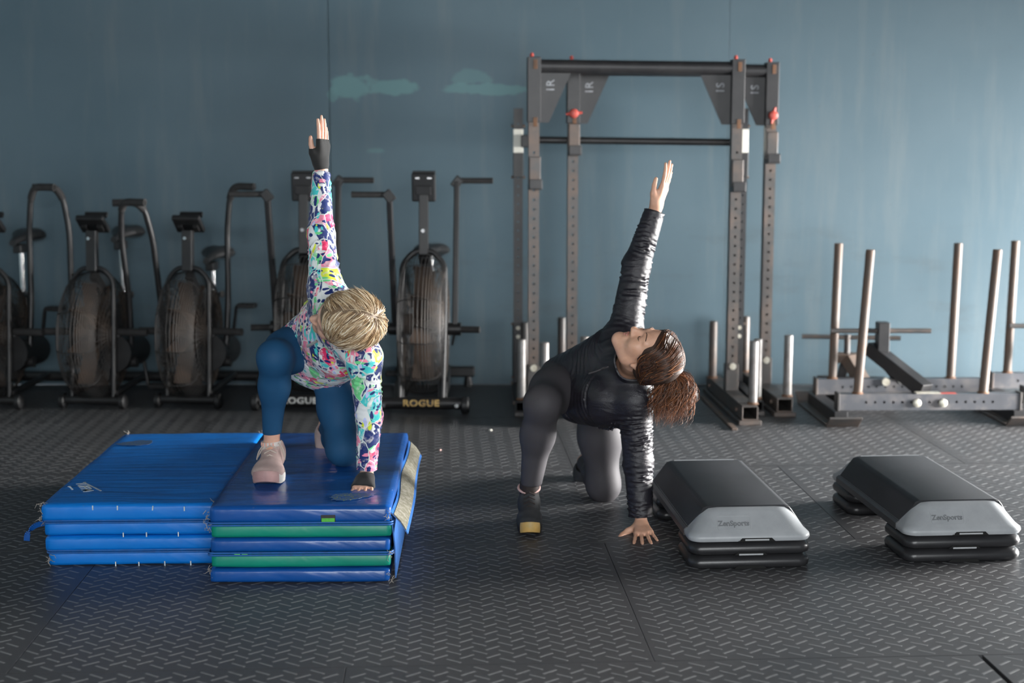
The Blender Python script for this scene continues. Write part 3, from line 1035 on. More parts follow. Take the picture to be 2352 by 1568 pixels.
M['green_tag'] = pmat('bright green tag', (0.10, 0.55, 0.05), 0.4, 0, (0.06, 0.35, 0.04), 50)


def scuff_material():
    m, nt, b = nodes('yellow-green flaked print')
    tc = ND(nt, 'ShaderNodeTexCoord').outputs['Object']
    n = noise(nt, tc, 230, 3, 0.6)
    c = ramp(nt, n.outputs['Fac'], [(0.40, (0.20, 0.24, 0.05)), (0.50, (0.006, 0.065, 0.28))]).outputs['Color']
    nt.links.new(c, b.inputs['Base Color'])
    b.inputs['Roughness'].default_value = 0.4
    return m


M['scuff'] = scuff_material()


def panel_fn(seed, amp=0.004, sag=0.0):
    rr = random.Random(seed)
    ph = [rr.uniform(0, 6.28) for _ in range(6)]

    def fn(p, n):
        w = 0.5 * math.sin(p.x * 9 + ph[0] + 2.2 * math.sin(p.y * 4 + ph[1])) + 0.35 * math.sin(p.y * 17 + ph[2] + 1.3 * math.sin(p.x * 11 + ph[3])) + 0.3 * math.sin(p.x * 31 + p.y * 7 + ph[4]) * (1 if abs(n.y) > 0.5 or abs(n.x) > 0.5 else 0.15)
        return n * (amp * 0.5 * w) + V((0, 0, -sag * abs(n.z)))
    return fn


def frays(parent, pts, seed, n=9, L=0.03):
    rr = random.Random(seed)
    for p in pts:
        mb = MB()
        p = V(p)
        for k in range(n):
            a = p + V((rr.uniform(-.006, .006), rr.uniform(-.006, .006), rr.uniform(-.016, .016)))
            d = V((rr.uniform(-1, 1), rr.uniform(-1, 0.5), rr.uniform(-1, 0.8))).normalized() * rr.uniform(0.35, 1) * L
            mid = a + d * 0.5 + V((rr.uniform(-.006, .006), 0, rr.uniform(-.006, .006)))
            mb.tube([a, mid, a + d], [0.0013, 0.001, 0.0006], 4)
        mb.build('frayed_thread', M['thread'], parent)


def stitches(parent, spots, ax=0):
    for (x, y, z, tilt) in spots:
        MB().bar(V((x, y, z - 0.008)), V((x + tilt, y, z + 0.008)), 0.004, 0.003, (0, 1, 0)).build('stitch', M['mat_print'], parent)


PW, PD = 0.605, 1.235


def mat_stack(name, loc, rz, label, layers, H, tabs):
    t = empty(name, loc, rz)
    tag(t, label, 'gym mat')
    z = 0.0
    h = H / len(layers)
    hs = []
    rr = random.Random(len(layers))
    for i, (mt, dx, dy) in enumerate(layers):
        last = i == len(layers) - 1
        hh = h * (1.14 if last else 0.965 if len(layers) > 2 else 1)
        me = soft_box(PW, PD, hh - 0.003, 0.011, 28, 44, 4, panel_fn(i + 11 * len(layers)))
        o = link('panel', me, M[mt], t)
        o.location = (dx, dy, z + hh / 2)
        o.rotation_euler = (0, 0, rr.uniform(-0.004, 0.004))
        hs.append((z, z + hh))
        z += hh
        if i in tabs:                                     # flat doubled seam between two panels
            ring = rrect(PW + 0.012, PD + 0.012, 0.02, 4, 0)
            for k, zz in enumerate((-0.004, 0.004)):
                MB().tube([p + V((dx, dy, z + zz)) for p in ring], 0.0032, 6, closed=True).build('piping', M['piping'], t, smooth=True)
    return t, hs


# left stack: bright blue, four panels
tL, hL = mat_stack('folding_mat', (-1.347, 5.43, 0), math.radians(2.2), 'bright blue folding gym mat folded into four panels, beside the kneeling person', [('blue_mat', 0.010, 0.006), ('blue_mat', 0.002, 0.0), ('blue_mat', 0.0, 0.004), ('blue_mat', -0.006, -0.004)], 0.222, (0, 2))
frays(tL, [(-0.31, -0.62, 0.215), (-0.31, -0.62, 0.165), (0.295, -0.622, 0.212), (0.30, -0.622, 0.17), (-0.29, 0.60, 0.216), (0.29, 0.60, 0.216), (-0.29, -0.618, 0.03)], 3)
mb = MB()
pth = bez([(-0.30, -0.618, 0.158), (-0.33, -0.63, 0.150), (-0.352, -0.635, 0.125), (-0.357, -0.635, 0.10)], 6)
for a, b_ in zip(pth[:-1], pth[1:]):
    mb.bar(a, b_, 0.004, 0.02, (0.6, 0, 0.8))
mb.build('loose_strap', M['navy_mat'], tL)
stitches(tL, [(-0.13, -0.6225, 0.211, 0), (-0.045, -0.623, 0.210, 0), (0.075, -0.6225, 0.208, 0.002), (0.185, -0.6235, 0.205, 0), (-0.06, -0.617, 0.008, 0), (0.02, -0.616, 0.006, 0), (0.11, -0.617, 0.008, 0), (0.20, -0.617, 0.008, 0), (-0.03, -0.616, 0.112, 0), (0.05, -0.616, 0.112, 0), (0.16, -0.616, 0.112, 0)])
# sewn maker's mark on the corner of the top panel: lettering beside a long rule, and a short second line
ztop = hL[-1][1] + 0.0008
text('lettering', 'TUFFM', 0.052, M['mat_print'], tL, (-0.224, -0.372, ztop), (0.59, -0.81, 0), (0.95, 0.22, 0), 0.0006, 0.0008, 0.95)
MB().bar(V((-0.243, -0.300, ztop)), V((-0.148, -0.432, ztop)), 0.006, 0.0012).build('printed_rule', M['mat_print'], tL)
text('lettering', 'gym mats', 0.016, M['mat_print'], tL, (-0.266, -0.384, ztop), (0.59, -0.81, 0), (0.95, 0.22, 0), 0.0006)


def scuff(parent, cx, cy, z, w, d, ang, seed):
    rr = random.Random(seed)
    mb = MB()
    n = 40
    pts = []
    for k in range(n):
        a = 2 * math.pi * k / n
        r = rr.uniform(0.86, 1.04) * (1 + 0.12 * math.sin(3 * a + seed))
        x, y = w / 2 * math.cos(a) * r, d / 2 * math.sin(a) * r
        pts.append((x * math.cos(ang) - y * math.sin(ang), x * math.sin(ang) + y * math.cos(ang)))
    mb.prism(pts, (cx, cy, z), (1, 0, 0), (0, 1, 0), (0, 0, 1), 0.0006)
    mb.build('flaked_print', M['scuff'], parent)


scuff(tL, -0.205, 0.39, ztop + 0.0008, 0.15, 0.10, 0.3, 5)

# right stack: glossy blue and green panels in turn, loose hook-tape flap along its right side
tR, hR = mat_stack('folding_mat', (-0.722, 5.235, 0), math.radians(1.3), 'blue and green folding gym mat in five layers under the kneeling person', [('navy_mat', -0.004, -0.004), ('green_mat', 0.0, 0.0), ('navy_mat', -0.002, 0.004), ('green_mat', 0.002, 0.0), ('navy_mat', 0.0, -0.004)], 0.266, (1, 3))
frays(tR, [(-0.305, -0.622, 0.24), (-0.305, -0.622, 0.195), (-0.306, -0.618, 0.05), (0.295, -0.622, 0.235), (0.30, -0.62, 0.10), (0.30, -0.62, 0.02)], 9, 7, 0.024)
zR = hR[-1][1] + 0.0016
scuff(tR, 0.155, -0.50, zR, 0.15, 0.10, 0.35, 8)
tg = MB().box((0.095, -0.6215, 0.2235), (0.048, 0.005, 0.024)).build('tag', M['black_paint'], tR, bev=0.001)
MB().box((0.095, -0.6240, 0.2185), (0.044, 0.002, 0.013)).build('tag_print', M['green_tag'], tg, bev=0.001)
for (x, z) in ((-0.21, 0.1025), (-0.185, 0.1015)):
    MB().box((x, -0.6225, z), (0.02, 0.004, 0.007)).build('tag', M['green_tag'], tR, bev=0.001)


def strip(parent, name, mat, inner, outer, th, n=26, seed=1):
    """ribbon between two edge functions of t"""
    rr = random.Random(seed)
    mb = MB()
    rings = []
    for i in range(n + 1):
        t = i / n
        a, b_ = V(inner(t)), V(outer(t))
        nn = (b_ - a).cross(V((0, 1, 0))).normalized() * th
        m_ = (a + b_) / 2 + nn * 1.2
        rings.append([a, m_, b_, b_ - nn, m_ - nn, a - nn])
    mb.loft(rings)
    return mb.build(name, mat, parent, smooth=True)


def flap_in(t):
    return (0.303 + 0.006 * math.sin(t * 9), -0.60 + 1.16 * t, 0.236 + 0.004 * math.sin(t * 14 + 1))


def flap_out(t):
    return (0.368 + 0.010 * math.sin(t * 5 + 0.5) - 0.012 * (1 - t), -0.61 + 1.12 * t, 0.180 + 0.012 * math.sin(t * 6.5) - 0.014 * math.exp(-t * 8))


def lerp3(a, b_, k):
    return tuple(p + (q - p) * k for p, q in zip(a, b_))


fo = strip(tR, 'flap', M['piping'], flap_in, flap_out, 0.004)
strip(fo, 'hook_tape', M['velcro'], lambda t: V(lerp3(flap_in(t), flap_out(t), 0.14)) + V((0.002, 0, 0.003)), lambda t: V(lerp3(flap_in(t), flap_out(t), 0.86)) + V((0.002, 0, 0.003)), 0.003)
strip(tR, 'side_flap', M['piping'], lambda t: (0.306, -0.60 + 1.15 * t, 0.225), lambda t: (0.318, -0.60 + 1.15 * t, 0.010), 0.004)

# ---------------------------------------------------------------- aerobic steps
M['step_grey'] = pmat('grey moulded plastic', (0.36, 0.375, 0.39), 0.40, 0.0, (0.31, 0.325, 0.34), 14, bmp=0.10, bscale=420)
M['step_rim'] = pmat('dark grey moulded rim', (0.060, 0.061, 0.065), 0.45, 0.0, (0.05, 0.05, 0.055), 14, bmp=0.10, bscale=420)
M['step_rubber'] = pmat('black step rubber', (0.020, 0.021, 0.024), 0.55, 0, (0.030, 0.031, 0.036), 5, bmp=0.15, bscale=500)
M['riser_black'] = pmat('black moulded riser', (0.022, 0.022, 0.024), 0.32, 0, (0.028, 0.028, 0.03), 14, bmp=0.06, bscale=400)
M['step_letter'] = pmat('shadow-darkened embossed lettering', (0.20, 0.21, 0.22), 0.45)  # embossing shadow put into the colour, darker than the grey shell
M['slot_pale'] = pmat('pale slot strip', (0.40, 0.41, 0.42), 0.5, 0, (0.34, 0.35, 0.36), 20)  # pale strip put into the slot gap

SW, SL, SH, RH = 0.432, 0.90, 0.108, 0.049


def riser_mesh():
    W, L = SW - 0.004, 0.255
    prof = [(0.012, 0.0), (0.002, 0.008), (0.0, 0.022), (0.004, 0.034), (0.016, 0.044), (0.034, 0.047)]
    rings = [rrect(W - 2 * i, L - 2 * i, 0.042, 6, z) for i, z in prof]
    mb = MB().loft(rings)
    return mb.mesh('body')


RISER = riser_mesh()
shade_auto(RISER, 50)


def riser(loc, rz, label):
    t = empty('step_riser', loc, rz)
    tag(t, label, 'step riser', 'risers under the aerobic steps')
    link('body', RISER, M['riser_black'], t)
    MB().prism([(-0.045, 0), (0.045, 0), (0.058, -0.011), (-0.058, -0.011)], (0.0, -0.1285, 0.0125), (1, 0, 0), (0, 0, 1), (0, 1, 0), 0.010).build('grip_slot', M['dark_hole'], t)
    MB().box((0.0, -0.1265, 0.0525), (0.085, 0.006, 0.006)).build('gap_strip', M['slot_pale'], t, bev=0.001)
    return t


def step(x, Y, rz, which, side):
    c, s = math.cos(rz), math.sin(rz)

    def W(lx, ly):
        return (x + lx * c - ly * s, Y + lx * s + ly * c)
    for (ly, end) in ((-SL / 2 + 0.128, 'near end'), (SL / 2 - 0.128, 'far end')):
        for k in range(2):
            px, py = W(0, ly)
            riser((px, py, k * RH), rz if ly < 0 else rz + math.pi, '%s riser, %s of the %s' % ('lower' if k == 0 else 'upper', end, which))
    t = empty('step_platform', (x, Y, 2 * RH), rz)
    tag(t, 'grey-ended black step platform, the %s' % which, 'step platform', 'aerobic step platforms')
    # grey moulded body: rounded slanting shell
    prof = [(0.004, 0.0, 0.045), (0.0, 0.010, 0.045), (0.002, 0.020, 0.045), (0.014, 0.030, 0.047), (0.058, 0.090, 0.05), (0.068, 0.100, 0.045), (0.084, 0.104, 0.04)]
    rings = [rrect(SW - 2 * i, SL - 2 * i, r, 7, z) for i, z, r in prof]
    b = MB().loft(rings).build('body', M['step_grey'], t)
    shade_auto(b.data, 50)
    # rubber tread: runs over the top and down both long sides between the grey ends
    secs = []
    for (off, z) in ((0.0145, 0.0295), (0.0125, 0.0335), (0.054, 0.090), (0.064, 0.1025), (0.082, 0.1075)):
        secs.append((SW / 2 - off, z))
    ring = [(-w, z) for w, z in secs] + [(w, z) for w, z in reversed(secs)]
    rr2 = []
    y0, y1 = -SL / 2 + 0.082, SL / 2 - 0.098
    for (yy, g) in ((y0 - 0.0, -0.004), (y0 + 0.003, 0.0), (y1 - 0.003, 0.0), (y1, -0.004)):
        rr2.append([V((w * (1 + g * 0.5), yy + (0.026 if abs(w) > SW / 2 - 0.03 and yy < 0 else 0), z + g)) for w, z in ring])
    MB().loft(rr2).build('rubber_top', M['step_rubber'], t, smooth=True)
    MB().tube([V((q_ * (SW / 2 - 0.095), SL / 2 - 0.094, 0.1055)) for q_ in (-1, -0.5, 0, 0.5, 1)], 0.0045, 8).build('end_lip', M['step_grey'], t, smooth=True)
    # dark lower rim along both long sides
    for q in (-1, 1):
        MB().prism([(0.0, 0.0), (0.0, 0.022), (-0.010, 0.030), (-0.014, 0.030), (-0.006, 0.0)] if q > 0 else [(0.0, 0.0), (0.0, 0.022), (0.010, 0.030), (0.014, 0.030), (0.006, 0.0)], (q * (SW / 2 + 0.0012), -SL / 2 + 0.10, 0.0), (1, 0, 0), (0, 0, 1), (0, 1, 0), SL - 0.19).build('side_rim', M['step_rim'], t)
    # front face: slot, name plate, embossed name
    MB().prism([(-0.052, 0.0), (0.052, 0.0), (0.066, -0.013), (-0.066, -0.013)], (0.020, -SL / 2 - 0.0022, 0.0125), (1, 0, 0), (0, 0, 1), (0, 1, 0), 0.012).build('grip_slot', M['dark_hole'], t)
    MB().box((0.020, -SL / 2 + 0.001, 0.0065), (0.085, 0.008, 0.006)).build('slot_strip', M['slot_pale'], t, bev=0.001)
    up = V((0, 0.044, 0.060)).normalized()
    nrm = V((0, -up.z, up.y))
    base = V((0, -SL / 2 + 0.014 + 0.044 * 0.46, 0.030 + 0.060 * 0.46)) + nrm * 0.0008
    pts = [p for p in rrect(0.118, 0.052, 0.008, 3)]
    ringp = [base + V((-0.055, 0, 0)) + V((p.x, 0, 0)) + up * p.y for p in pts]
    MB().tube(ringp, 0.0009, 4, closed=True).build('name_plate', M['step_grey'], t)
    text('lettering', 'ZenSports', 0.0265, M['step_letter'], t, base + V((-0.056, 0, 0)) - up * 0.002, (1, 0, 0), up, 0.0022, 0.0005, 0.98)
    return t


step(0.795, 5.225, math.radians(4.2), 'step beside the person in black', 0)
step(1.560, 5.305, math.radians(4.2), 'step nearest the right edge', 1)
# ---------------------------------------------------------------- bodies and clothes as continuous implicit surfaces
def A3(p):
    return np.array((p[0], p[1], p[2]), dtype=np.float32)


def unit(v):
    v = np.asarray(v, dtype=np.float64)
    return v / np.linalg.norm(v)


def cap(a, b, ra, rb=None, wr=None, pad=0.0):
    """limb segment with tapering radius; wr(t, ang) adds folds"""
    a, b = A3(a), A3(b)
    rb = ra if rb is None else rb
    ab = b - a
    L2 = float(ab @ ab) + 1e-12
    R = max(ra, rb) + pad
    lo, hi = np.minimum(a, b) - R, np.maximum(a, b) + R
    if wr is not None:
        dz = unit(ab)
        ex = unit(np.cross(dz, (0.31, 0.77, 0.55)))
        ey = np.cross(dz, ex)

    def f(X, Y, Z):
        px, py, pz = X - a[0], Y - a[1], Z - a[2]
        t = np.clip((px * ab[0] + py * ab[1] + pz * ab[2]) / L2, 0, 1)
        qx, qy, qz = px - t * ab[0], py - t * ab[1], pz - t * ab[2]
        r = ra + (rb - ra) * t
        d = np.sqrt(qx * qx + qy * qy + qz * qz) - r
        if wr is not None:
            ang = np.arctan2(qx * ey[0] + qy * ey[1] + qz * ey[2], qx * ex[0] + qy * ex[1] + qz * ex[2])
            d = d - wr(t, ang)
        return d
    return lo, hi, f


def ecap(a, b, side, r0, r1, wr=None):
    """limb or trunk segment with elliptical section: r = (along side, along front)"""
    a, b = A3(a), A3(b)
    ab = b - a
    L = float(np.linalg.norm(ab))
    ez = ab / L
    ex = np.asarray(side, dtype=np.float64)
    ex = unit(ex - ez * (ex @ ez))
    ey = np.cross(ez, ex)
    R = max(max(r0), max(r1)) + 0.01
    lo, hi = np.minimum(a, b) - R, np.maximum(a, b) + R

    def f(X, Y, Z):
        px, py, pz = X - a[0], Y - a[1], Z - a[2]
        w = px * ez[0] + py * ez[1] + pz * ez[2]
        u = px * ex[0] + py * ex[1] + pz * ex[2]
        v = px * ey[0] + py * ey[1] + pz * ey[2]
        t = np.clip(w / L, 0, 1)
        e = w - t * L
        rs = r0[0] + (r1[0] - r0[0]) * t
        rf = r0[1] + (r1[1] - r0[1]) * t
        rm = np.minimum(rs, rf)
        k0 = np.sqrt((u / rs) ** 2 + (v / rf) ** 2 + (e / rm) ** 2)
        k1 = np.sqrt((u / rs ** 2) ** 2 + (v / rf ** 2) ** 2 + (e / rm ** 2) ** 2) + 1e-9
        d = k0 * (k0 - 1) / k1
        if wr is not None:
            d = d - wr(t, np.arctan2(v, u))
        return d
    return lo, hi, f


def ell(c, rad, R=None):
    """ellipsoid; R rows are its axes"""
    c = A3(c)
    R = np.eye(3) if R is None else np.asarray(R, dtype=np.float64)
    m = max(rad) + 0.002

    def f(X, Y, Z):
        px, py, pz = X - c[0], Y - c[1], Z - c[2]
        q = [px * R[i][0] + py * R[i][1] + pz * R[i][2] for i in range(3)]
        k0 = np.sqrt(sum((q[i] / rad[i]) ** 2 for i in range(3)))
        k1 = np.sqrt(sum((q[i] / rad[i] ** 2) ** 2 for i in range(3))) + 1e-9
        return k0 * (k0 - 1) / k1
    return c - m, c + m, f


class Field:
    def __init__(self, lo, hi, h):
        self.lo, self.h = np.asarray(lo, dtype=np.float64), h
        self.n = np.ceil((np.asarray(hi) - self.lo) / h).astype(int) + 1
        self.d = np.full(tuple(self.n), 0.25, dtype=np.float32)

    def sub(self, lo, hi, pad):
        i0 = np.clip(np.floor((lo - pad - self.lo) / self.h).astype(int), 0, self.n)
        i1 = np.clip(np.ceil((hi + pad - self.lo) / self.h).astype(int) + 1, 0, self.n)
        if np.any(i1 <= i0):
            return None
        ax = [(self.lo[k] + self.h * np.arange(i0[k], i1[k])).astype(np.float32) for k in range(3)]
        return tuple(slice(i0[k], i1[k]) for k in range(3)), (ax[0][:, None, None], ax[1][None, :, None], ax[2][None, None, :])

    def add(self, prim, k=0.012):
        lo, hi, f = prim
        s = self.sub(lo, hi, k + 2.5 * self.h)
        if s is None:
            return self
        sl, (X, Y, Z) = s
        b = f(X, Y, Z)
        a = self.d[sl]
        h = np.maximum(k - np.abs(a - b), 0) / k
        self.d[sl] = np.minimum(a, b) - h * h * (k * 0.25)
        return self

    def cut(self, prim, k=0.006):
        lo, hi, f = prim
        s = self.sub(lo, hi, k + 2.5 * self.h)
        if s is None:
            return self
        sl, (X, Y, Z) = s
        b = -f(X, Y, Z)
        a = self.d[sl]
        h = np.maximum(k - np.abs(a - b), 0) / k
        self.d[sl] = np.maximum(a, b) + h * h * (k * 0.25)
        return self

    def clip(self, p, n, lo=None, hi=None):
        """keep what lies behind the plane (p, outward normal n); only inside the box lo..hi if given"""
        n = unit(n)
        lo = self.lo if lo is None else np.asarray(lo)
        hi = self.lo + self.h * self.n if hi is None else np.asarray(hi)
        s = self.sub(lo, hi, 0)
        if s is None:
            return self
        sl, (X, Y, Z) = s
        pl = (X - p[0]) * n[0] + (Y - p[1]) * n[1] + (Z - p[2]) * n[2]
        self.d[sl] = np.maximum(self.d[sl], pl.astype(np.float32))
        return self

    def extract(self, smooth=2):
        D = self.d
        D[0], D[-1] = 0.2, 0.2
        D[:, 0], D[:, -1] = 0.2, 0.2
        D[:, :, 0], D[:, :, -1] = 0.2, 0.2
        S = D < 0
        nx, ny, nz = D.shape
        cnt = np.zeros((nx - 1, ny - 1, nz - 1), dtype=np.uint8)
        for i in (0, 1):
            for j in (0, 1):
                for k in (0, 1):
                    cnt += S[i:nx - 1 + i, j:ny - 1 + j, k:nz - 1 + k]
        cell = np.argwhere((cnt > 0) & (cnt < 8))
        corner = {}
        for i in (0, 1):
            for j in (0, 1):
                for k in (0, 1):
                    corner[(i, j, k)] = D[cell[:, 0] + i, cell[:, 1] + j, cell[:, 2] + k]
        acc = np.zeros((len(cell), 3))
        num = np.zeros(len(cell))
        for c0 in corner:
            for ax in range(3):
                if c0[ax]:
                    continue
                c1 = list(c0)
                c1[ax] = 1
                a, b = corner[c0], corner[tuple(c1)]
                m = (a < 0) != (b < 0)
                t = np.where(m, a / np.where(m, a - b, 1), 0)
                p = np.zeros((len(cell), 3))
                p[:] = c0
                p[:, ax] = t
                acc += p * m[:, None]
                num += m
        vert = self.lo + (cell + acc / num[:, None]) * self.h
        idx = np.full(cnt.shape, -1, dtype=np.int32)
        idx[cell[:, 0], cell[:, 1], cell[:, 2]] = np.arange(len(cell))
        quads = []
        for ax in range(3):
            o1, o2 = (ax + 1) % 3, (ax + 2) % 3
            sa = [slice(None)] * 3
            sb = [slice(None)] * 3
            sa[ax], sb[ax] = slice(0, -1), slice(1, None)
            A, B = S[tuple(sa)], S[tuple(sb)]
            e = np.argwhere(A != B)
            e = e[(e[:, o1] > 0) & (e[:, o2] > 0)]
            inside = S[e[:, 0], e[:, 1], e[:, 2]]
            q = []
            for (u, v) in ((0, 0), (-1, 0), (-1, -1), (0, -1)):
                w = e.copy()
                w[:, o1] += u
                w[:, o2] += v
                w = np.clip(w, 0, np.array(idx.shape) - 1)
                q.append(idx[w[:, 0], w[:, 1], w[:, 2]])
            q = np.stack(q, 1)
            q[~inside] = q[~inside][:, ::-1]
            quads.append(q)
        F = np.concatenate(quads)
        F = F[(F >= 0).all(1)]
        for _ in range(smooth):
            s = np.zeros_like(vert)
            n = np.zeros(len(vert))
            for i in range(4):
                a, b = F[:, i], F[:, (i + 1) % 4]
                np.add.at(s, a, vert[b])
                np.add.at(n, a, 1)
                np.add.at(s, b, vert[a])
                np.add.at(n, b, 1)
            vert = 0.45 * vert + 0.55 * s / np.maximum(n, 1)[:, None]
        return vert, F

    def build(self, name, mat, parent, smooth=2):
        v, F = self.extract(smooth)
        me = bpy.data.meshes.new(name)
        me.vertices.add(len(v))
        me.vertices.foreach_set('co', v.astype(np.float32).ravel())
        me.loops.add(len(F) * 4)
        me.loops.foreach_set('vertex_index', F.astype(np.int32).ravel())
        me.polygons.add(len(F))
        me.polygons.foreach_set('loop_start', np.arange(0, len(F) * 4, 4, dtype=np.int32))
        me.polygons.foreach_set('use_smooth', np.ones(len(F), dtype=bool))
        me.update(calc_edges=True)
        me.validate()
        o = link(name, me, mat, None)
        if parent is not None:
            o.parent = parent
            o.matrix_parent_inverse = parent.matrix_basis.inverted()
        return o


def put(o, parent):
    """parent a piece that was made in world coordinates"""
    o.parent = parent
    o.matrix_parent_inverse = parent.matrix_basis.inverted()
    return o


def folds(amp, freq, twist, ph, side=None, lo=0.0, hi=1.0):
    """ring folds round a sleeve, broken up over the angle"""
    def f(t, a):
        warp = twist * np.sin(a + ph) + 0.20 * np.sin(2 * a + 1.3 * ph + 6 * t) + 0.13 * np.sin(3 * a - 2 * ph + 9 * t) + 0.35 * np.sin(t * 5.3 + ph)
        w = np.sin(2 * np.pi * (t * freq + warp))
        w2 = np.sin(2 * np.pi * (t * freq * 1.7 - 1.4 * warp + 0.35 * np.sin(a * 2 + ph)) + ph)
        g = np.clip(0.55 + 0.45 * np.sin(a + ph * 1.7 + t * 7) + 0.30 * np.sin(2 * a - t * 13 + ph), 0.05, 1.2)
        return amp * g * ((1 - np.abs(w)) ** 1.3 * 1.3 - 0.55 + 0.35 * w2)
    return f


class Frame:
    """local axes: x = person's left, y = forward, z = up"""
    def __init__(self, c, F, U):
        self.c = np.asarray(c, dtype=np.float64)
        self.y = unit(F)
        u = np.asarray(U, dtype=np.float64)
        self.z = unit(u - self.y * (u @ self.y))
        self.x = np.cross(self.z, self.y) * -1.0
        self.x = np.cross(self.y, self.z) * 1.0

    def p(self, x, y, z):
        return self.c + self.x * x + self.y * y + self.z * z

    def R(self):
        return np.array((self.x, self.y, self.z))


def head_prims(fr):
    """skull, face and ears (x>0 and x<0 alike)"""
    R = fr.R()
    out = []
    out.append((ell(fr.p(0, -0.012, 0.032), (0.073, 0.094, 0.088), R), 0.02, 1))
    out.append((ell(fr.p(0, 0.028, -0.030), (0.058, 0.060, 0.080), R), 0.03, 1))
    out.append((ell(fr.p(0, 0.040, 0.045), (0.052, 0.046, 0.045), R), 0.02, 1))
    out.append((cap(fr.p(-0.040, 0.012, -0.068), fr.p(0, 0.066, -0.094), 0.022, 0.019), 0.03, 1))
    out.append((cap(fr.p(0.040, 0.012, -0.068), fr.p(0, 0.066, -0.094), 0.022, 0.019), 0.03, 1))
    out.append((ell(fr.p(0, 0.074, -0.096), (0.019, 0.016, 0.016), R), 0.02, 1))
    for s in (-1, 1):
        out.append((ell(fr.p(s * 0.040, 0.056, -0.022), (0.024, 0.026, 0.026), R), 0.025, 1))
        out.append((ell(fr.p(s * 0.030, 0.094, 0.010), (0.018, 0.014, 0.011), R), 0.012, -1))
        out.append((ell(fr.p(s * 0.030, 0.0765, 0.008), (0.0150, 0.0105, 0.0105), R), 0.004, 1))
        out.append((ell(fr.p(s * 0.0125, 0.092, -0.030), (0.009, 0.011, 0.008), R), 0.007, 1))
        out.append((ell(fr.p(s * 0.074, -0.012, -0.004), (0.010, 0.020, 0.031), R), 0.008, 1))
        out.append((ell(fr.p(s * 0.073, -0.003, -0.034), (0.007, 0.009, 0.012), R), 0.006, 1))
        out.append((ell(fr.p(s * 0.085, -0.006, 0.000), (0.006, 0.010, 0.018), R), 0.005, -1))
        out.append((cap(fr.p(s * 0.016, 0.087, 0.026), fr.p(s * 0.046, 0.070, 0.026), 0.009, 0.007), 0.012, 1))
    out.append((cap(fr.p(0, 0.084, 0.016), fr.p(0, 0.104, -0.022), 0.0085, 0.0105), 0.014, 1))
    out.append((ell(fr.p(0, 0.107, -0.026), (0.0105, 0.0095, 0.009), R), 0.008, 1))
    out.append((cap(fr.p(-0.017, 0.083, -0.054), fr.p(0.017, 0.083, -0.054), 0.0065), 0.007, 1))
    out.append((cap(fr.p(-0.014, 0.082, -0.066), fr.p(0.014, 0.082, -0.066), 0.0075), 0.007, 1))
    out.append((cap(fr.p(-0.020, 0.093, -0.0600), fr.p(0.020, 0.093, -0.0600), 0.0016), 0.004, -1))
    return out


def hand_chain(w, d, n, thumb_side, spread=0.10, curl=(0.12, 0.12, 0.12, 0.12), scale=1.0, thumb_out=0.75, thumb_fwd=0.55, bend=0.0):
    """wrist w, finger direction d, palm normal n (out of the palm). Returns palm prims, finger prims (knuckle to tip), key points"""
    d, n = unit(d), unit(n)
    n = unit(n - d * (n @ d))
    r = np.cross(d, n) * thumb_side                      # towards the thumb
    w = np.asarray(w, dtype=np.float64)
    S = scale
    palm, fingers, pts = [], [], {}
    spec = [(0.030, 0.088, (0.040, 0.024, 0.020), 0.0082), (0.010, 0.092, (0.044, 0.028, 0.021), 0.0084), (-0.011, 0.088, (0.041, 0.026, 0.020), 0.0080), (-0.030, 0.079, (0.032, 0.019, 0.017), 0.0070)]
    for i, (off, k, seg, rad) in enumerate(spec):
        base = w + (d * 0.012 + r * off * 0.45) * S
        kn = w + (d * k + r * off - n * 0.004) * S
        palm.append((cap(base, kn, 0.0145 * S, 0.0105 * S), 0.016))
        dd = unit(d + r * spread * (off / 0.03))
        c = curl[i]
        p = kn
        f = []
        for j, L in enumerate(seg):
            ang = c * (j + 1) + bend * (1 if j == 0 else 0.4)
            v = dd * math.cos(ang) + n * math.sin(ang)
            q = p + v * L * S
            f.append((cap(p, q, (rad - 0.0006 * j) * S, (rad - 0.0006 * (j + 1)) * S), 0.0035))
            p = q
        fingers.append(f)
        pts['tip%d' % i], pts['kn%d' % i] = p, kn
    tb = w + (d * 0.020 + r * 0.020 + n * 0.006) * S
    tm = tb + unit(d * thumb_fwd + r * thumb_out + n * 0.25) * 0.036 * S
    tk = tm + unit(d * (thumb_fwd + 0.35) + r * thumb_out * 0.75 + n * 0.15) * 0.032 * S
    tt = tk + unit(d * (thumb_fwd + 0.55) + r * thumb_out * 0.55 + n * 0.05) * 0.026 * S
    palm.append((cap(tb, tm, 0.0165 * S, 0.0125 * S), 0.016))
    fingers.append([(cap(tm, tk, 0.0112 * S, 0.0098 * S), 0.006), (cap(tk, tt, 0.0098 * S, 0.0082 * S), 0.0035)])
    pts['tip4'], pts['kn4'] = tt, tm
    palm.append((cap(w - d * 0.03 * S, w + d * 0.02 * S, 0.0215 * S, 0.0205 * S), 0.014))
    return palm, fingers, pts


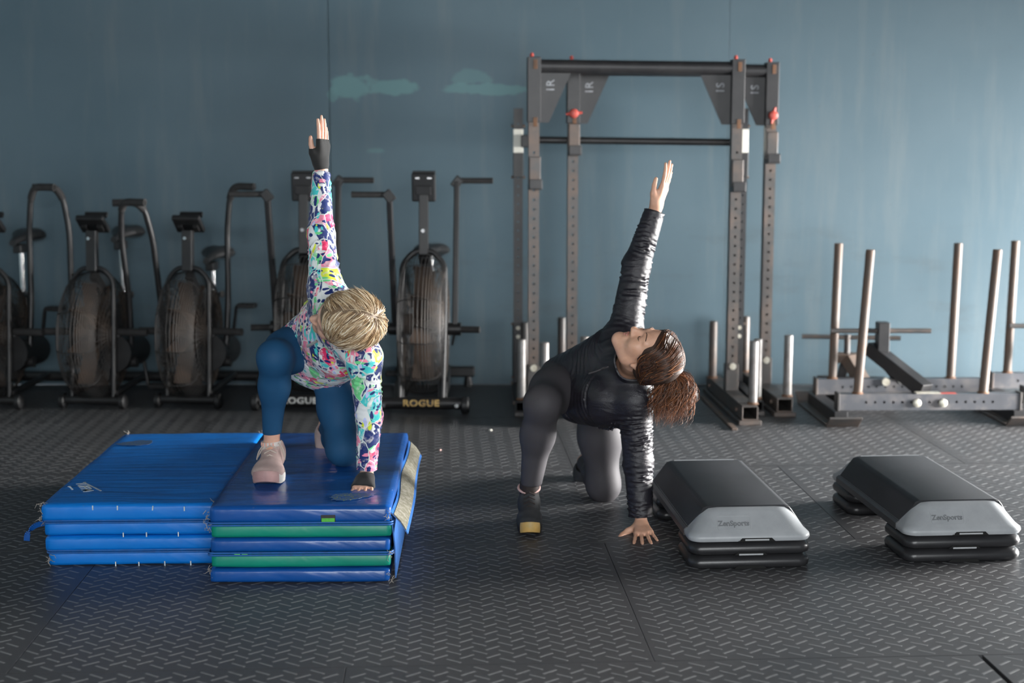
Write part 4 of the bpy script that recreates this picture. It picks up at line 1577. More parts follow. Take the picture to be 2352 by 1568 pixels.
def strands(name, parent, paths, widths, tints, mat):
    """hair locks: tapered four-sided tubes with a tint per lock"""
    V_, F_, T_ = [], [], []
    n0 = 0
    for path, w, tint in zip(paths, widths, tints):
        path = np.asarray(path)
        m = len(path)
        tan = np.gradient(path, axis=0)
        tan /= np.linalg.norm(tan, axis=1)[:, None] + 1e-9
        ref = np.array((0.3, 0.5, 0.81))
        x = np.cross(tan, ref)
        x /= np.linalg.norm(x, axis=1)[:, None] + 1e-9
        y = np.cross(tan, x)
        s = np.linspace(0, 1, m)
        prof = w * (0.55 + 0.9 * s * (1 - s) * 1.6) * np.clip((1.02 - s) / 0.25, 0.12, 1)
        for (a, b) in ((1, 0), (0, 0.6), (-1, 0), (0, -0.6)):
            V_.append(path + x * (a * prof)[:, None] + y * (b * prof)[:, None])
        for k in range(4):
            l = (k + 1) % 4
            i = np.arange(m - 1)
            F_.append(np.stack((n0 + k * m + i, n0 + l * m + i, n0 + l * m + i + 1, n0 + k * m + i + 1), 1))
        T_.append(np.full(4 * m, tint))
        n0 += 4 * m
    v = np.concatenate(V_)
    F = np.concatenate(F_)
    me = bpy.data.meshes.new(name)
    me.vertices.add(len(v))
    me.vertices.foreach_set('co', v.astype(np.float32).ravel())
    me.loops.add(len(F) * 4)
    me.loops.foreach_set('vertex_index', F.astype(np.int32).ravel())
    me.polygons.add(len(F))
    me.polygons.foreach_set('loop_start', np.arange(0, len(F) * 4, 4, dtype=np.int32))
    me.polygons.foreach_set('use_smooth', np.ones(len(F), dtype=bool))
    me.update(calc_edges=True)
    at_ = me.attributes.new('tint', 'FLOAT', 'POINT')
    at_.data.foreach_set('value', np.concatenate(T_).astype(np.float32))
    return put(link(name, me, mat), parent)


def skin_material(name, a, b_, red):
    m, nt, b = nodes(name)
    pos = ND(nt, 'ShaderNodeNewGeometry').outputs['Position']
    n = noise(nt, pos, 28, 4, 0.6)
    c = ramp(nt, n.outputs['Fac'], [(0.35, a), (0.7, b_)]).outputs['Color']
    nt.links.new(c, b.inputs['Base Color'])
    b.inputs['Roughness'].default_value = 0.48
    b.inputs['Subsurface Weight'].default_value = 0.12
    b.inputs['Subsurface Radius'].default_value = (0.012, 0.005, 0.003)
    b.inputs['Subsurface Scale'].default_value = 0.6
    bump(nt, b, noise(nt, pos, 260, 3).outputs['Fac'], 0.12, 0.002)
    return m


def hair_material(name, stops, rough=0.42):
    m, nt, b = nodes(name)
    a = ND(nt, 'ShaderNodeAttribute')
    a.attribute_name = 'tint'
    c = ramp(nt, a.outputs['Fac'], stops).outputs['Color']
    nt.links.new(c, b.inputs['Base Color'])
    b.inputs['Roughness'].default_value = rough
    b.inputs['Specular IOR Level'].default_value = 0.6
    return m


def cloth_material(name, a, b_, rough, sheen=0.0, spec=0.5, bscale=600, bmp=0.08, coat=0.0, wr=0.0):
    m, nt, b = nodes(name)
    pos = ND(nt, 'ShaderNodeNewGeometry').outputs['Position']
    n = noise(nt, pos, 7, 4, 0.6)
    c = ramp(nt, n.outputs['Fac'], [(0.35, a), (0.7, b_)]).outputs['Color']
    nt.links.new(c, b.inputs['Base Color'])
    b.inputs['Roughness'].default_value = rough
    b.inputs['Sheen Weight'].default_value = sheen
    b.inputs['Specular IOR Level'].default_value = spec
    b.inputs['Coat Weight'].default_value = coat
    h = noise(nt, pos, bscale, 2).outputs['Fac']
    if wr:
        w = noise(nt, mapping(nt, pos, (1, 1, 2.2)), 11, 2, 0.45, 0.8).outputs['Fac']
        h = math_n(nt, 'ADD', math_n(nt, 'MULTIPLY', w, wr), math_n(nt, 'MULTIPLY', h, 0.1))
        bump(nt, b, h, 0.6, 0.02)
    else:
        bump(nt, b, h, bmp, 0.002)
    return m


def floral_material():
    """bold leaf and flower print"""
    m, nt, b = nodes('flowered print cloth')
    pos = ND(nt, 'ShaderNodeNewGeometry').outputs['Position']
    warp = noise(nt, pos, 9, 3, 0.5)
    wv = ND(nt, 'ShaderNodeVectorMath', operation='MULTIPLY_ADD')
    nt.links.new(warp.outputs['Color'], wv.inputs[0])
    wv.inputs[1].default_value = (0.045, 0.045, 0.045)
    nt.links.new(pos, wv.inputs[2])
    p = wv.outputs[0]

    def voro(scale, sc, rot, feature='F1', rnd_=1.0):
        v = ND(nt, 'ShaderNodeTexVoronoi', feature=feature)
        v.inputs['Scale'].default_value = scale
        v.inputs['Randomness'].default_value = rnd_
        nt.links.new(mapping(nt, p, sc, rot), v.inputs['Vector'])
        return v
    navy, white, pink, red, green, aqua, lilac, lime = (0.004, 0.022, 0.15), (0.82, 0.84, 0.84), (0.92, 0.26, 0.40), (0.85, 0.03, 0.14), (0.16, 0.68, 0.26), (0.06, 0.60, 0.60), (0.55, 0.60, 0.92), (0.72, 0.82, 0.05)
    v1 = voro(23, (1, 1, 0.62), (0.4, 0.6, 0.3))
    sp = ND(nt, 'ShaderNodeSeparateColor')
    nt.links.new(v1.outputs['Color'], sp.inputs[0])
    base = ramp(nt, sp.outputs[0], [(0.0, navy), (0.17, pink), (0.28, white), (0.40, green), (0.50, navy), (0.62, aqua), (0.72, lime), (0.80, white), (0.89, red)], 'CONSTANT').outputs['Color']
    # shading of the petals
    tn = noise(nt, p, 40, 3, 0.6)
    base = mixc(nt, math_n(nt, 'MULTIPLY', ramp(nt, tn.outputs['Fac'], [(0.52, 0.0), (0.62, 1.0)]).outputs['Color'], 0.5), base, (0.85, 0.82, 0.80))
    # leaf blades in two directions
    for (sc, rot, stops, thr) in (((1.0, 1.0, 0.26), (0.2, 0.9, 0.5), [(0.0, white), (0.25, lilac), (0.40, navy), (0.66, lime), (0.80, aqua), (0.9, white)], 0.40), ((0.28, 1.0, 1.0), (0.7, 0.3, 0.2), [(0.0, navy), (0.34, white), (0.52, green), (0.62, navy), (0.84, pink)], 0.36)):
        v2 = voro(60, sc, rot)
        s2 = ND(nt, 'ShaderNodeSeparateColor')
        nt.links.new(v2.outputs['Color'], s2.inputs[0])
        c2 = ramp(nt, s2.outputs[0], stops, 'CONSTANT').outputs['Color']
        zone = ramp(nt, noise(nt, mapping(nt, p, (1, 1, 1), (0, 0, 0), (sc[0] * 3, 0, 0)), 13, 2, 0.4).outputs['Fac'], [(0.43, 0.0), (0.45, 1.0)]).outputs['Color']
        blade = ramp(nt, v2.outputs['Distance'], [(thr, 1.0), (thr + 0.05, 0.0)]).outputs['Color']
        base = mixc(nt, math_n(nt, 'MULTIPLY', zone, blade), base, c2)
    # pale outlines
    e = voro(23, (1, 1, 0.62), (0.4, 0.6, 0.3), 'DISTANCE_TO_EDGE')
    ln = ramp(nt, e.outputs['Distance'], [(0.022, 1.0), (0.036, 0.0)]).outputs['Color']
    base = mixc(nt, math_n(nt, 'MULTIPLY', ln, 0.85), base, (0.74, 0.80, 0.76))
    nt.links.new(base, b.inputs['Base Color'])
    b.inputs['Roughness'].default_value = 0.6
    b.inputs['Sheen Weight'].default_value = 0.15
    bump(nt, b, noise(nt, pos, 60, 3).outputs['Fac'], 0.18, 0.006)
    return m


M['skin_a'] = skin_material('light skin', (0.72, 0.43, 0.32), (0.63, 0.35, 0.25), 0)
M['skin_b'] = skin_material('light tan skin', (0.72, 0.42, 0.295), (0.62, 0.34, 0.225), 0)
M['lip'] = pmat('lip', (0.52, 0.23, 0.18), 0.45, 0, (0.47, 0.2, 0.16), 60)
M['lash'] = pmat('lash', (0.02, 0.012, 0.01), 0.7)
M['floral'] = floral_material()
M['blue_legging'] = cloth_material('deep blue legging', (0.012, 0.072, 0.165), (0.011, 0.062, 0.145), 0.68, 0.0, 0.25)
M['grey_legging'] = cloth_material('charcoal legging', (0.056, 0.052, 0.057), (0.047, 0.044, 0.049), 0.66, 0.0, 0.3)
M['black_jacket'] = cloth_material('shiny black shell', (0.013, 0.012, 0.017), (0.018, 0.016, 0.022), 0.33, 0.0, 0.55, 500, 0.1, 0.0, 0.55)
M['glove'] = cloth_material('black knit glove', (0.012, 0.012, 0.012), (0.02, 0.02, 0.02), 0.9, 0.1)
M['zip'] = pmat('zip', (0.45, 0.44, 0.43), 0.4, 0.4)
M['dark_zip'] = pmat('dark zip', (0.07, 0.065, 0.07), 0.35, 0.5)
M['grey_lining'] = pmat('grey collar lining', (0.16, 0.165, 0.175), 0.7)
M['gold'] = pmat('gold', (0.75, 0.5, 0.2), 0.25, 1.0)
M['blond'] = hair_material('streaked blond hair', [(0.0, (0.13, 0.075, 0.036)), (0.35, (0.33, 0.215, 0.115)), (0.7, (0.58, 0.44, 0.27)), (1.0, (0.86, 0.76, 0.60))])
M['blond_cap'] = pmat('blond under hair', (0.20, 0.135, 0.08), 0.6, 0, (0.12, 0.08, 0.05), 40)
M['brown'] = hair_material('auburn brown hair', [(0.0, (0.018, 0.010, 0.008)), (0.40, (0.060, 0.027, 0.015)), (0.72, (0.17, 0.062, 0.026)), (1.0, (0.42, 0.165, 0.065))], 0.40)
M['brown_cap'] = pmat('brown under hair', (0.035, 0.017, 0.010), 0.7, 0, (0.05, 0.024, 0.014), 40)
M['pink_knit'] = pmat('pale pink knit', (0.55, 0.40, 0.37), 0.75, 0, (0.48, 0.34, 0.31), 30, bmp=0.3, bscale=400)
M['pink_toe'] = pmat('dusty pink rubber', (0.42, 0.25, 0.24), 0.6, 0, (0.36, 0.21, 0.2), 30)
M['sole_white'] = pmat('white foam sole', (0.74, 0.71, 0.66), 0.55, 0, (0.66, 0.63, 0.58), 20)
M['lace'] = pmat('pale lace', (0.50, 0.42, 0.37), 0.8)
M['sock'] = pmat('pale sock', (0.62, 0.57, 0.54), 0.85, 0, (0.55, 0.50, 0.47), 60)
M['sock_pink'] = pmat('pink sock stripe', (0.72, 0.36, 0.28), 0.85)
M['dark_knit'] = pmat('dark grey knit', (0.030, 0.031, 0.033), 0.8, 0, (0.042, 0.042, 0.044), 30, bmp=0.3, bscale=400)
M['gum'] = pmat('yellow gum sole', (0.55, 0.34, 0.10), 0.55, 0, (0.40, 0.29, 0.11), 25)
M['pink_trim'] = pmat('pink shoe trim', (0.62, 0.40, 0.36), 0.6)
# ---------------------------------------------------------------- people
def np3(p):
    return np.array((p[0], p[1], p[2]))


def shoe(person, heel, toe, zbase, mats, name='shoe', tilt=0.0, wide=1.0, ankle=None, laces=True, loops=True):
    """running shoe from heel to toe point on the ground"""
    up_m, sole_m, toe_m, lace_m = mats
    h, t = np3((heel[0], heel[1], zbase)), np3((toe[0], toe[1], zbase))
    d = unit(t - h)
    L = float(np.linalg.norm(t - h))
    z = np.array((0, 0, 1.0))
    s = np.cross(d, z)
    if tilt:
        c, sn = math.cos(tilt), math.sin(tilt)
        z0 = z.copy()
        z = z0 * c - d * sn
        d = d * c + z0 * sn

    def P(a, b, c_):
        return h + d * (a * L) + s * b + z * c_
    w = 0.047 * wide
    f = Field(np.min([P(0, 0, 0), P(1, 0, 0), P(0.3, 0, 0.15)], 0) - 0.09, np.max([P(0, 0, 0), P(1, 0, 0), P(0.3, 0, 0.15)], 0) + 0.09, 0.0035)
    f.add(ecap(P(0.10, 0, 0.060), P(0.22, 0, 0.060), s, (0.034, 0.042), (0.037, 0.045)), 0.02)
    f.add(ecap(P(0.16, 0, 0.088), P(0.20, 0, 0.108), s, (0.034, 0.036), (0.033, 0.037)), 0.02)
    f.add(ecap(P(0.20, 0, 0.078), P(0.62, 0, 0.052), s, (0.037, 0.043), (0.043, 0.029)), 0.03)
    f.add(ell(P(0.74, 0.002, 0.038), (0.225 * L * 1.12, w, 0.034), (d, s, z)), 0.03)
    f.cut(ecap(P(0.15, 0, 0.125), P(0.13, 0, 0.165), s, (0.030, 0.033), (0.034, 0.040)), 0.006)
    f.clip(P(0, 0, 0.024), -z)
    up = f.build(name, up_m, person, 2)
    # sole: outline lofted with a rocker toe
    out = []
    n = 30
    for k in range(n):
        a = 2 * math.pi * k / n
        x = 0.5 - 0.5 * math.cos(a)
        half = 0.036 + (w - 0.036) * min(1, max(0, (x - 0.25) / 0.4))
        y = math.copysign(abs(math.sin(a)) ** 0.62, math.sin(a)) * half * 1.04
        out.append((x * 1.04 - 0.02, y))
    rings = []
    for (zz, sc) in ((0.0, 0.93), (0.006, 0.985), (0.020, 1.02), (0.034, 0.99)):
        ring = []
        for (x, y) in out:
            lift = 0.016 * max(0, (x - 0.78) / 0.24) ** 1.6 + 0.008 * max(0, (0.10 - x) / 0.12)
            ring.append(V(P(0.5 + (x - 0.5) * sc, y * sc, zz + lift)))
        rings.append(ring)
    so = MB().loft(rings).build('sole', sole_m, None, smooth=True)
    put(so, up)
    # toe bumper
    rings = []
    for (zz, sc) in ((0.003, 1.0), (0.012, 1.025), (0.030, 1.03), (0.042, 0.985)):
        ring = []
        for k in range(13):
            a = math.radians(-48 + 96 * k / 12)
            x, y = 0.70 + 0.350 * math.cos(a) * sc, math.sin(a) * w * 1.06 * sc
            lift = 0.016 * max(0, (x - 0.78) / 0.24) ** 1.6
            ring.append(V(P(x, y, zz + lift)))
        ring += [V(P(0.76, 0.02, zz)), V(P(0.76, -0.02, zz))]
        rings.append(ring)
    put(MB().loft(rings).build('toe_bumper', toe_m, None, smooth=True), up)
    if laces:
        for k in range(4):
            a = 0.34 + 0.075 * k
            zc = 0.127 - 0.0125 * k
            put(MB().tube([V(P(a, -0.022, zc - 0.010)), V(P(a + 0.01, 0, zc + 0.002)), V(P(a, 0.022, zc - 0.010))], 0.0026, 6).build('lace', lace_m, None, smooth=True), up)
        for q in ((-1, 1) if loops else ()):
            put(MB().tube(bez([P(0.30, 0, 0.116), P(0.33, q * 0.022, 0.122), P(0.40, q * 0.044, 0.095), P(0.47, q * 0.050, 0.068), P(0.42, q * 0.046, 0.078), P(0.34, q * 0.028, 0.108), P(0.31, 0, 0.114)], 5), 0.0022, 6).build('lace_loop', lace_m, None, smooth=True), up)
    return up


def person(cfg):
    J = cfg['J']
    root = empty('person', cfg['base'])
    tag(root, cfg['label'], 'person')
    bpy.context.view_layer.update()
    fr = Frame(cfg['head'], cfg['F'], cfg['U'])
    lo, hi = np.asarray(cfg['lo']), np.asarray(cfg['hi'])
    side = unit(J['shU'] - J['shL'])                      # across the shoulders
    hside = unit(J['hipF'] - J['hipK'])
    shm, hpm = (J['shU'] + J['shL']) / 2, (J['hipF'] + J['hipK']) / 2
    chest = hpm + (shm - hpm) * 0.66
    waist = hpm + (shm - hpm) * 0.34
    neck0 = shm + unit(shm - hpm) * 0.02
    skull = fr.p(0, -0.022, -0.062)
    handU = hand_chain(**cfg['handU'])
    handL = hand_chain(**cfg['handL'])

    # ---- the body: one continuous surface
    B = Field(lo, hi, cfg.get('h', 0.0042))
    B.add(ecap(hpm, waist, hside, (0.145, 0.095), (0.115, 0.080)), 0.04)
    B.add(ecap(waist, chest, side, (0.115, 0.080), (0.135, 0.092)), 0.05)
    B.add(ecap(chest, shm, side, (0.135, 0.090), (0.105, 0.065)), 0.05)
    for sh in ('shU', 'shL'):
        e, w = ('elU', 'wrU') if sh == 'shU' else ('elL', 'wrL')
        B.add(cap(shm, J[sh], 0.055, 0.046), 0.04)
        B.add(cap(J[sh], J[e], 0.043, 0.033), 0.03)
        B.add(cap(J[e], J[w], 0.034, 0.0225), 0.02)
    for hp, kn, an in (('hipF', 'knF', 'anF'), ('hipK', 'knK', 'anK')):
        B.add(cap(J[hp], J[kn], 0.055, 0.042), 0.03)
        calf = J[kn] + (J[an] - J[kn]) * 0.33 + np3(cfg['calf'][0 if hp == 'hipF' else 1])
        B.add(cap(J[kn], calf, 0.041, 0.038), 0.02)
        B.add(cap(calf, J[an], 0.038, 0.0275), 0.02)
        B.add(cap(J[an], J['to' + an[-1]], 0.028, 0.012), 0.02)
    B.add(cap(neck0, skull, 0.052, 0.047), 0.03)
    for prim, k, sgn in head_prims(fr):
        (B.add if sgn > 0 else B.cut)(prim, k)
    for palm, fingers, pts in (handU, handL):
        for prim, k in palm:
            B.add(prim, k)
    for palm, fingers, pts in (handU, handL):
        for fch in fingers:
            for prim, k in fch:
                B.add(prim, k)
    body = B.build('body', cfg['skin'], root, 2)
    return root, fr, handU, handL, dict(shm=shm, hpm=hpm, chest=chest, waist=waist, neck0=neck0, side=side, hside=hside)


def leggings(root, J, D, mat, thick, calf, hems):
    lo = np.min([J[k] for k in ('hipF', 'hipK', 'knF', 'knK', 'anF', 'anK')], 0) - 0.17
    hi = np.max([J[k] for k in ('hipF', 'hipK', 'knF', 'knK', 'anF', 'anK')], 0) + 0.17
    L = Field(lo, hi, 0.005)
    L.add(ecap(D['hpm'], D['waist'], D['hside'], (0.152, 0.102), (0.120, 0.085)), 0.04)
    for i, (hp, kn, an) in enumerate((('hipF', 'knF', 'anF'), ('hipK', 'knK', 'anK'))):
        up, kr, cr, ar = thick[i]
        mid = J[hp] + (J[kn] - J[hp]) * 0.45 + np3((0, 0, -0.008))
        L.add(cap(J[hp], mid, up, up * 0.97), 0.06)
        L.add(cap(mid, J[kn], up * 0.97, kr), 0.06)
        cf = J[kn] + (J[an] - J[kn]) * 0.33 + np3(calf[i])
        L.add(cap(J[kn], cf, kr * 0.97, cr), 0.05)
        L.add(cap(cf, J[an], cr, ar), 0.05)
    for p, n, lo_, hi_ in hems:
        L.clip(p, n, lo_, hi_)
    return L.build('leggings', mat, root, 2)


def arm_cloth(Jk, sh, el, wr, r, amp, freq, seed, k=0.03):
    """sleeve pieces from shoulder to cuff"""
    return [(cap(Jk[sh], Jk[el], r[0], r[1], folds(amp, freq[0], 0.10, seed), 0.01), k), (cap(Jk[el], Jk[wr], r[1], r[2], folds(amp * 0.9, freq[1], 0.12, seed + 1.7), 0.01), 0.02)]


# ================================================================ the person in black (right)
J = {k: np3(v) for k, v in dict(
    hipF=at(1290, 868, 5.66), hipK=at(1372, 900, 5.76), knF=at(1246, 926, 5.285), anF=(0.066, 5.405, 0.09), toF=(0.068, 5.22, 0.035),
    knK=(0.378, 5.745, 0.062), anK=(0.318, 6.13, 0.075), toK=(0.300, 6.20, 0.03),
    shL=at(1458, 918, 5.285), elL=at(1466, 1062, 5.29), wrL=at(1472, 1190, 5.262),
    shU=at(1434, 778, 5.44), elU=at(1462, 612, 5.50), wrU=at(1506, 478, 5.53)).items()}
cfg = dict(J=J, base=(0.22, 5.55, 0), label='person in black shell jacket and charcoal leggings kneeling on the rubber floor, bare hand raised',
           head=at(1487, 812, 5.16), F=(-0.30, -0.30, 0.90), U=(0.871, -0.474, 0.132), lo=(-0.02, 5.02, -0.01), hi=(0.72, 6.28, 1.44), skin=M['skin_b'],
           calf=((0, 0.022, 0), (0, 0, 0.012)),
           handU=dict(w=J['wrU'], d=(0.34, -0.03, 1.0), n=(-0.90, 0.42, 0.25), thumb_side=1, spread=0.05, curl=(0.10, 0.06, 0.04, 0.03), scale=1.02, thumb_out=0.45, thumb_fwd=0.75),
           handL=dict(w=J['wrL'] + np3((0, -0.004, -0.020)), d=(0.04, -1.0, -0.22), n=(0.0, 0.2, -1.0), thumb_side=-1, spread=0.22, curl=(0.0, 0.0, 0.0, 0.0), scale=0.98, thumb_out=0.95, thumb_fwd=0.25))
W2, fr2, hU2, hL2, D2 = person(cfg)

leggings(W2, J, D2, M['grey_legging'], ((0.086, 0.063, 0.059, 0.036), (0.084, 0.063, 0.055, 0.038)), cfg['calf'], [(J['anF'] + np3((0, 0, 0.058)), (0, 0, -1), (-0.1, 5.2, -0.1), (0.22, 5.6, 0.2)), (J['anK'] + np3((0, -0.03, 0)), (0, 1, 0), (0.15, 5.95, -0.1), (0.5, 6.4, 0.3))])

# jacket: one surface with sleeves, hem and stand-up collar
lo = np.min([J['shU'], J['shL'], J['wrU'], J['wrL'], D2['hpm'], D2['waist']], 0) - 0.19
hi = np.max([J['shU'], J['shL'], J['wrU'], J['wrL'], D2['hpm']], 0) + 0.19
K = Field(lo, hi, 0.0045)
trunkw = folds(0.010, 5, 0.30, 0.7)
hem = D2['hpm'] + (D2['shm'] - D2['hpm']) * 0.02
K.add(ecap(hem, D2['waist'], D2['hside'], (0.165, 0.118), (0.140, 0.108), trunkw), 0.04)
K.add(ecap(D2['waist'], D2['chest'], D2['side'], (0.140, 0.106), (0.150, 0.112), trunkw), 0.05)
K.add(ecap(D2['chest'], D2['shm'], D2['side'], (0.150, 0.108), (0.122, 0.082), folds(0.005, 4, 0.2, 2.0)), 0.05)
b0, b1 = np3(at(1334, 908, 5.53)), np3(at(1404, 914, 5.37))
K.add(cap(b0, b1, 0.112, 0.118, folds(0.005, 5, 0.2, 0.2), 0.01), 0.05)
K.add(cap(at(1298, 874, 5.645), at(1424, 804, 5.43), 0.098, 0.098, folds(0.007, 6, 0.3, 1.2), 0.01), 0.05)
for s in ('shU', 'shL'):
    K.add(cap(D2['shm'], J[s], 0.080, 0.070), 0.05)
for pr, k in arm_cloth(J, 'shU', 'elU', 'wrU', (0.068, 0.054, 0.040), 0.0060, (7, 7), 0.3) + arm_cloth(J, 'shL', 'elL', 'wrL', (0.068, 0.056, 0.046), 0.0068, (8, 6), 1.9):
    K.add(pr, k)
coll = unit(fr2.p(0, -0.02, -0.06) - D2['neck0'])
K.add(cap(D2['neck0'] - coll * 0.02, D2['neck0'] + coll * 0.050, 0.083, 0.076), 0.025)
K.cut(cap(D2['neck0'] + coll * 0.012, D2['neck0'] + coll * 0.16, 0.064, 0.066), 0.006)
dU, dL = unit(J['wrU'] - J['elU']), unit(J['wrL'] - J['elL'])
K.clip(J['wrU'] - dU * 0.012, dU, J['wrU'] - 0.10, J['wrU'] + 0.15)
K.clip(J['wrL'] - dL * 0.006, dL, J['wrL'] - 0.12, J['wrL'] + 0.12)
tn = unit(D2['hpm'] - D2['shm'])
K.clip(D2['hpm'] + tn * 0.10, tn)
jk = K.build('jacket', M['black_jacket'], W2, 1)
for nm, j, dd, r in (('cuff', 'wrU', dU, 0.0405), ('cuff', 'wrL', dL, 0.046)):
    c0 = V(J[j] - dd * 0.046)
    put(MB().tube([c0, c0 + V(dd) * 0.004, c0 + V(dd) * 0.030, c0 + V(dd) * 0.034, c0 + V(dd) * 0.030], [r * 0.96, r, r * 0.97, r * 0.9, r * 0.7], 24, caps=False).build(nm, M['black_jacket'], None, smooth=True), jk)


def ring_about(c, d, r, n=28, sq=1.0):
    x, y = frame_of(V(d))
    return [V(c) + x * (r * math.cos(2 * math.pi * k / n)) + y * (r * sq * math.sin(2 * math.pi * k / n)) for k in range(n)]




def collar(c, d, r0, r1, h, mat_out, mat_in, parent, th=0.006, slope=0.0, low=None):
    """stand-up collar: a turned band with its own thickness, lower on the side 'low'"""
    x, y = frame_of(V(d))
    lowv = V(low) if low is not None else V((0, 0, 0))
    def band(ra, rb, za, zb, flip):
        rings = []
        for i in range(5):
            t_ = i / 4
            ring = []
            for k in range(32):
                a = 2 * math.pi * k / 32
                dr = x * math.cos(a) + y * math.sin(a)
                hh = (za + (zb - za) * t_) * (1 - slope * max(0.0, dr.dot(lowv)))
                ring.append(V(c) + dr * (ra + (rb - ra) * t_ + 0.002 * math.sin(5 * a)) + V(d) * hh)
            rings.append(ring)
        return rings
    out, inn = band(r0, r1, -0.012, h, 0), band(r0 - th, r1 - th, -0.012, h, 0)
    co = MB().loft(out + inn[::-1], caps=False).build('collar', mat_out, None, smooth=True)
    put(co, parent)
    li = MB().loft(band(r0 - th - 0.0012, r1 - th - 0.0012, 0.0, h - 0.003, 0), caps=False).build('collar_lining', mat_in, None, smooth=True)
    put(li, co)


collar(D2['neck0'] + coll * 0.096 + np3((0.0, 0.0, -0.006)), coll, 0.074, 0.074, 0.046, M['black_jacket'], M['grey_lining'], jk, slope=0.45, low=(0.55, 0.0, 0.83))
# chest pocket zip, lying on the jacket front
zp = [V(at(u, v, 5.195)) for u, v in ((1352, 858), (1368, 853), (1384, 847), (1398, 842))]
put(MB().tube(zp, 0.0042, 8).build('pocket_zip', M['dark_zip'], None, smooth=True), jk)
put(MB().tube([V(at(1381, 847, 5.185)), V(at(1387, 845, 5.182)), V(at(1393, 843, 5.182))], [0.003, 0.0055, 0.003], 8).build('zip_pull', M['dark_zip'], None, smooth=True), jk)

# gathered hem along the loose front
for i, (ph_, a_, c_) in enumerate(((40, 0.55, 1.05), (54, 0.5, 1.05), (68, 0.5, 1.02))):
    pth = []
    for k in range(17):
        t_ = a_ + (c_ - a_) * k / 16
        c0 = b0 + (b1 - b0) * t_
        rr_ = 0.112 + 0.006 * t_ + 0.003 + 0.003 * math.sin(k * 2.1 + i)
        f_ = math.radians(ph_)
        pth.append(V(c0 + np3((0.02 * t_, -math.cos(f_), -math.sin(f_))) * rr_))
    put(MB().tube(pth, [0.003 + 0.0035 * math.sin(math.pi * k / 16) + 0.0015 * math.sin(k * 1.7 + i) for k in range(17)], 8).build('hem_gather', M['black_jacket'], None, smooth=True), jk)

# face details
put(MB().tube([V(fr2.p(x, y, -0.0535)) for x, y in ((-0.019, 0.083), (-0.008, 0.0905), (0, 0.0895), (0.008, 0.0905), (0.019, 0.083))], [0.001, 0.0042, 0.0038, 0.0042, 0.001], 8).build('upper_lip', M['lip'], None, smooth=True), W2)
put(MB().tube([V(fr2.p(x, y, -0.0655)) for x, y in ((-0.017, 0.083), (0, 0.0895), (0.017, 0.083))], [0.001, 0.0050, 0.001], 8).build('lower_lip', M['lip'], None, smooth=True), W2)
for s in (-1, 1):
    put(MB().tube(bez([fr2.p(s * 0.0165, 0.0835, 0.004), fr2.p(s * 0.025, 0.0872, -0.0005), fr2.p(s * 0.034, 0.0855, -0.0008), fr2.p(s * 0.0435, 0.078, 0.004)], 4), 0.0013, 6).build('eyelash', M['lash'], None, smooth=True), W2)
    put(MB().tube(bez([fr2.p(s * 0.014, 0.0955, 0.028), fr2.p(s * 0.028, 0.0925, 0.034), fr2.p(s * 0.046, 0.0785, 0.031)], 5), 0.0015, 6).build('eyebrow', M['brown_cap'], None, smooth=True), W2)
put(MB().tube(ring_about(fr2.p(0.078, -0.003, -0.048), fr2.y, 0.008, 16), 0.0022, 6, closed=True).build('earring', M['gold'], None, smooth=True), W2)

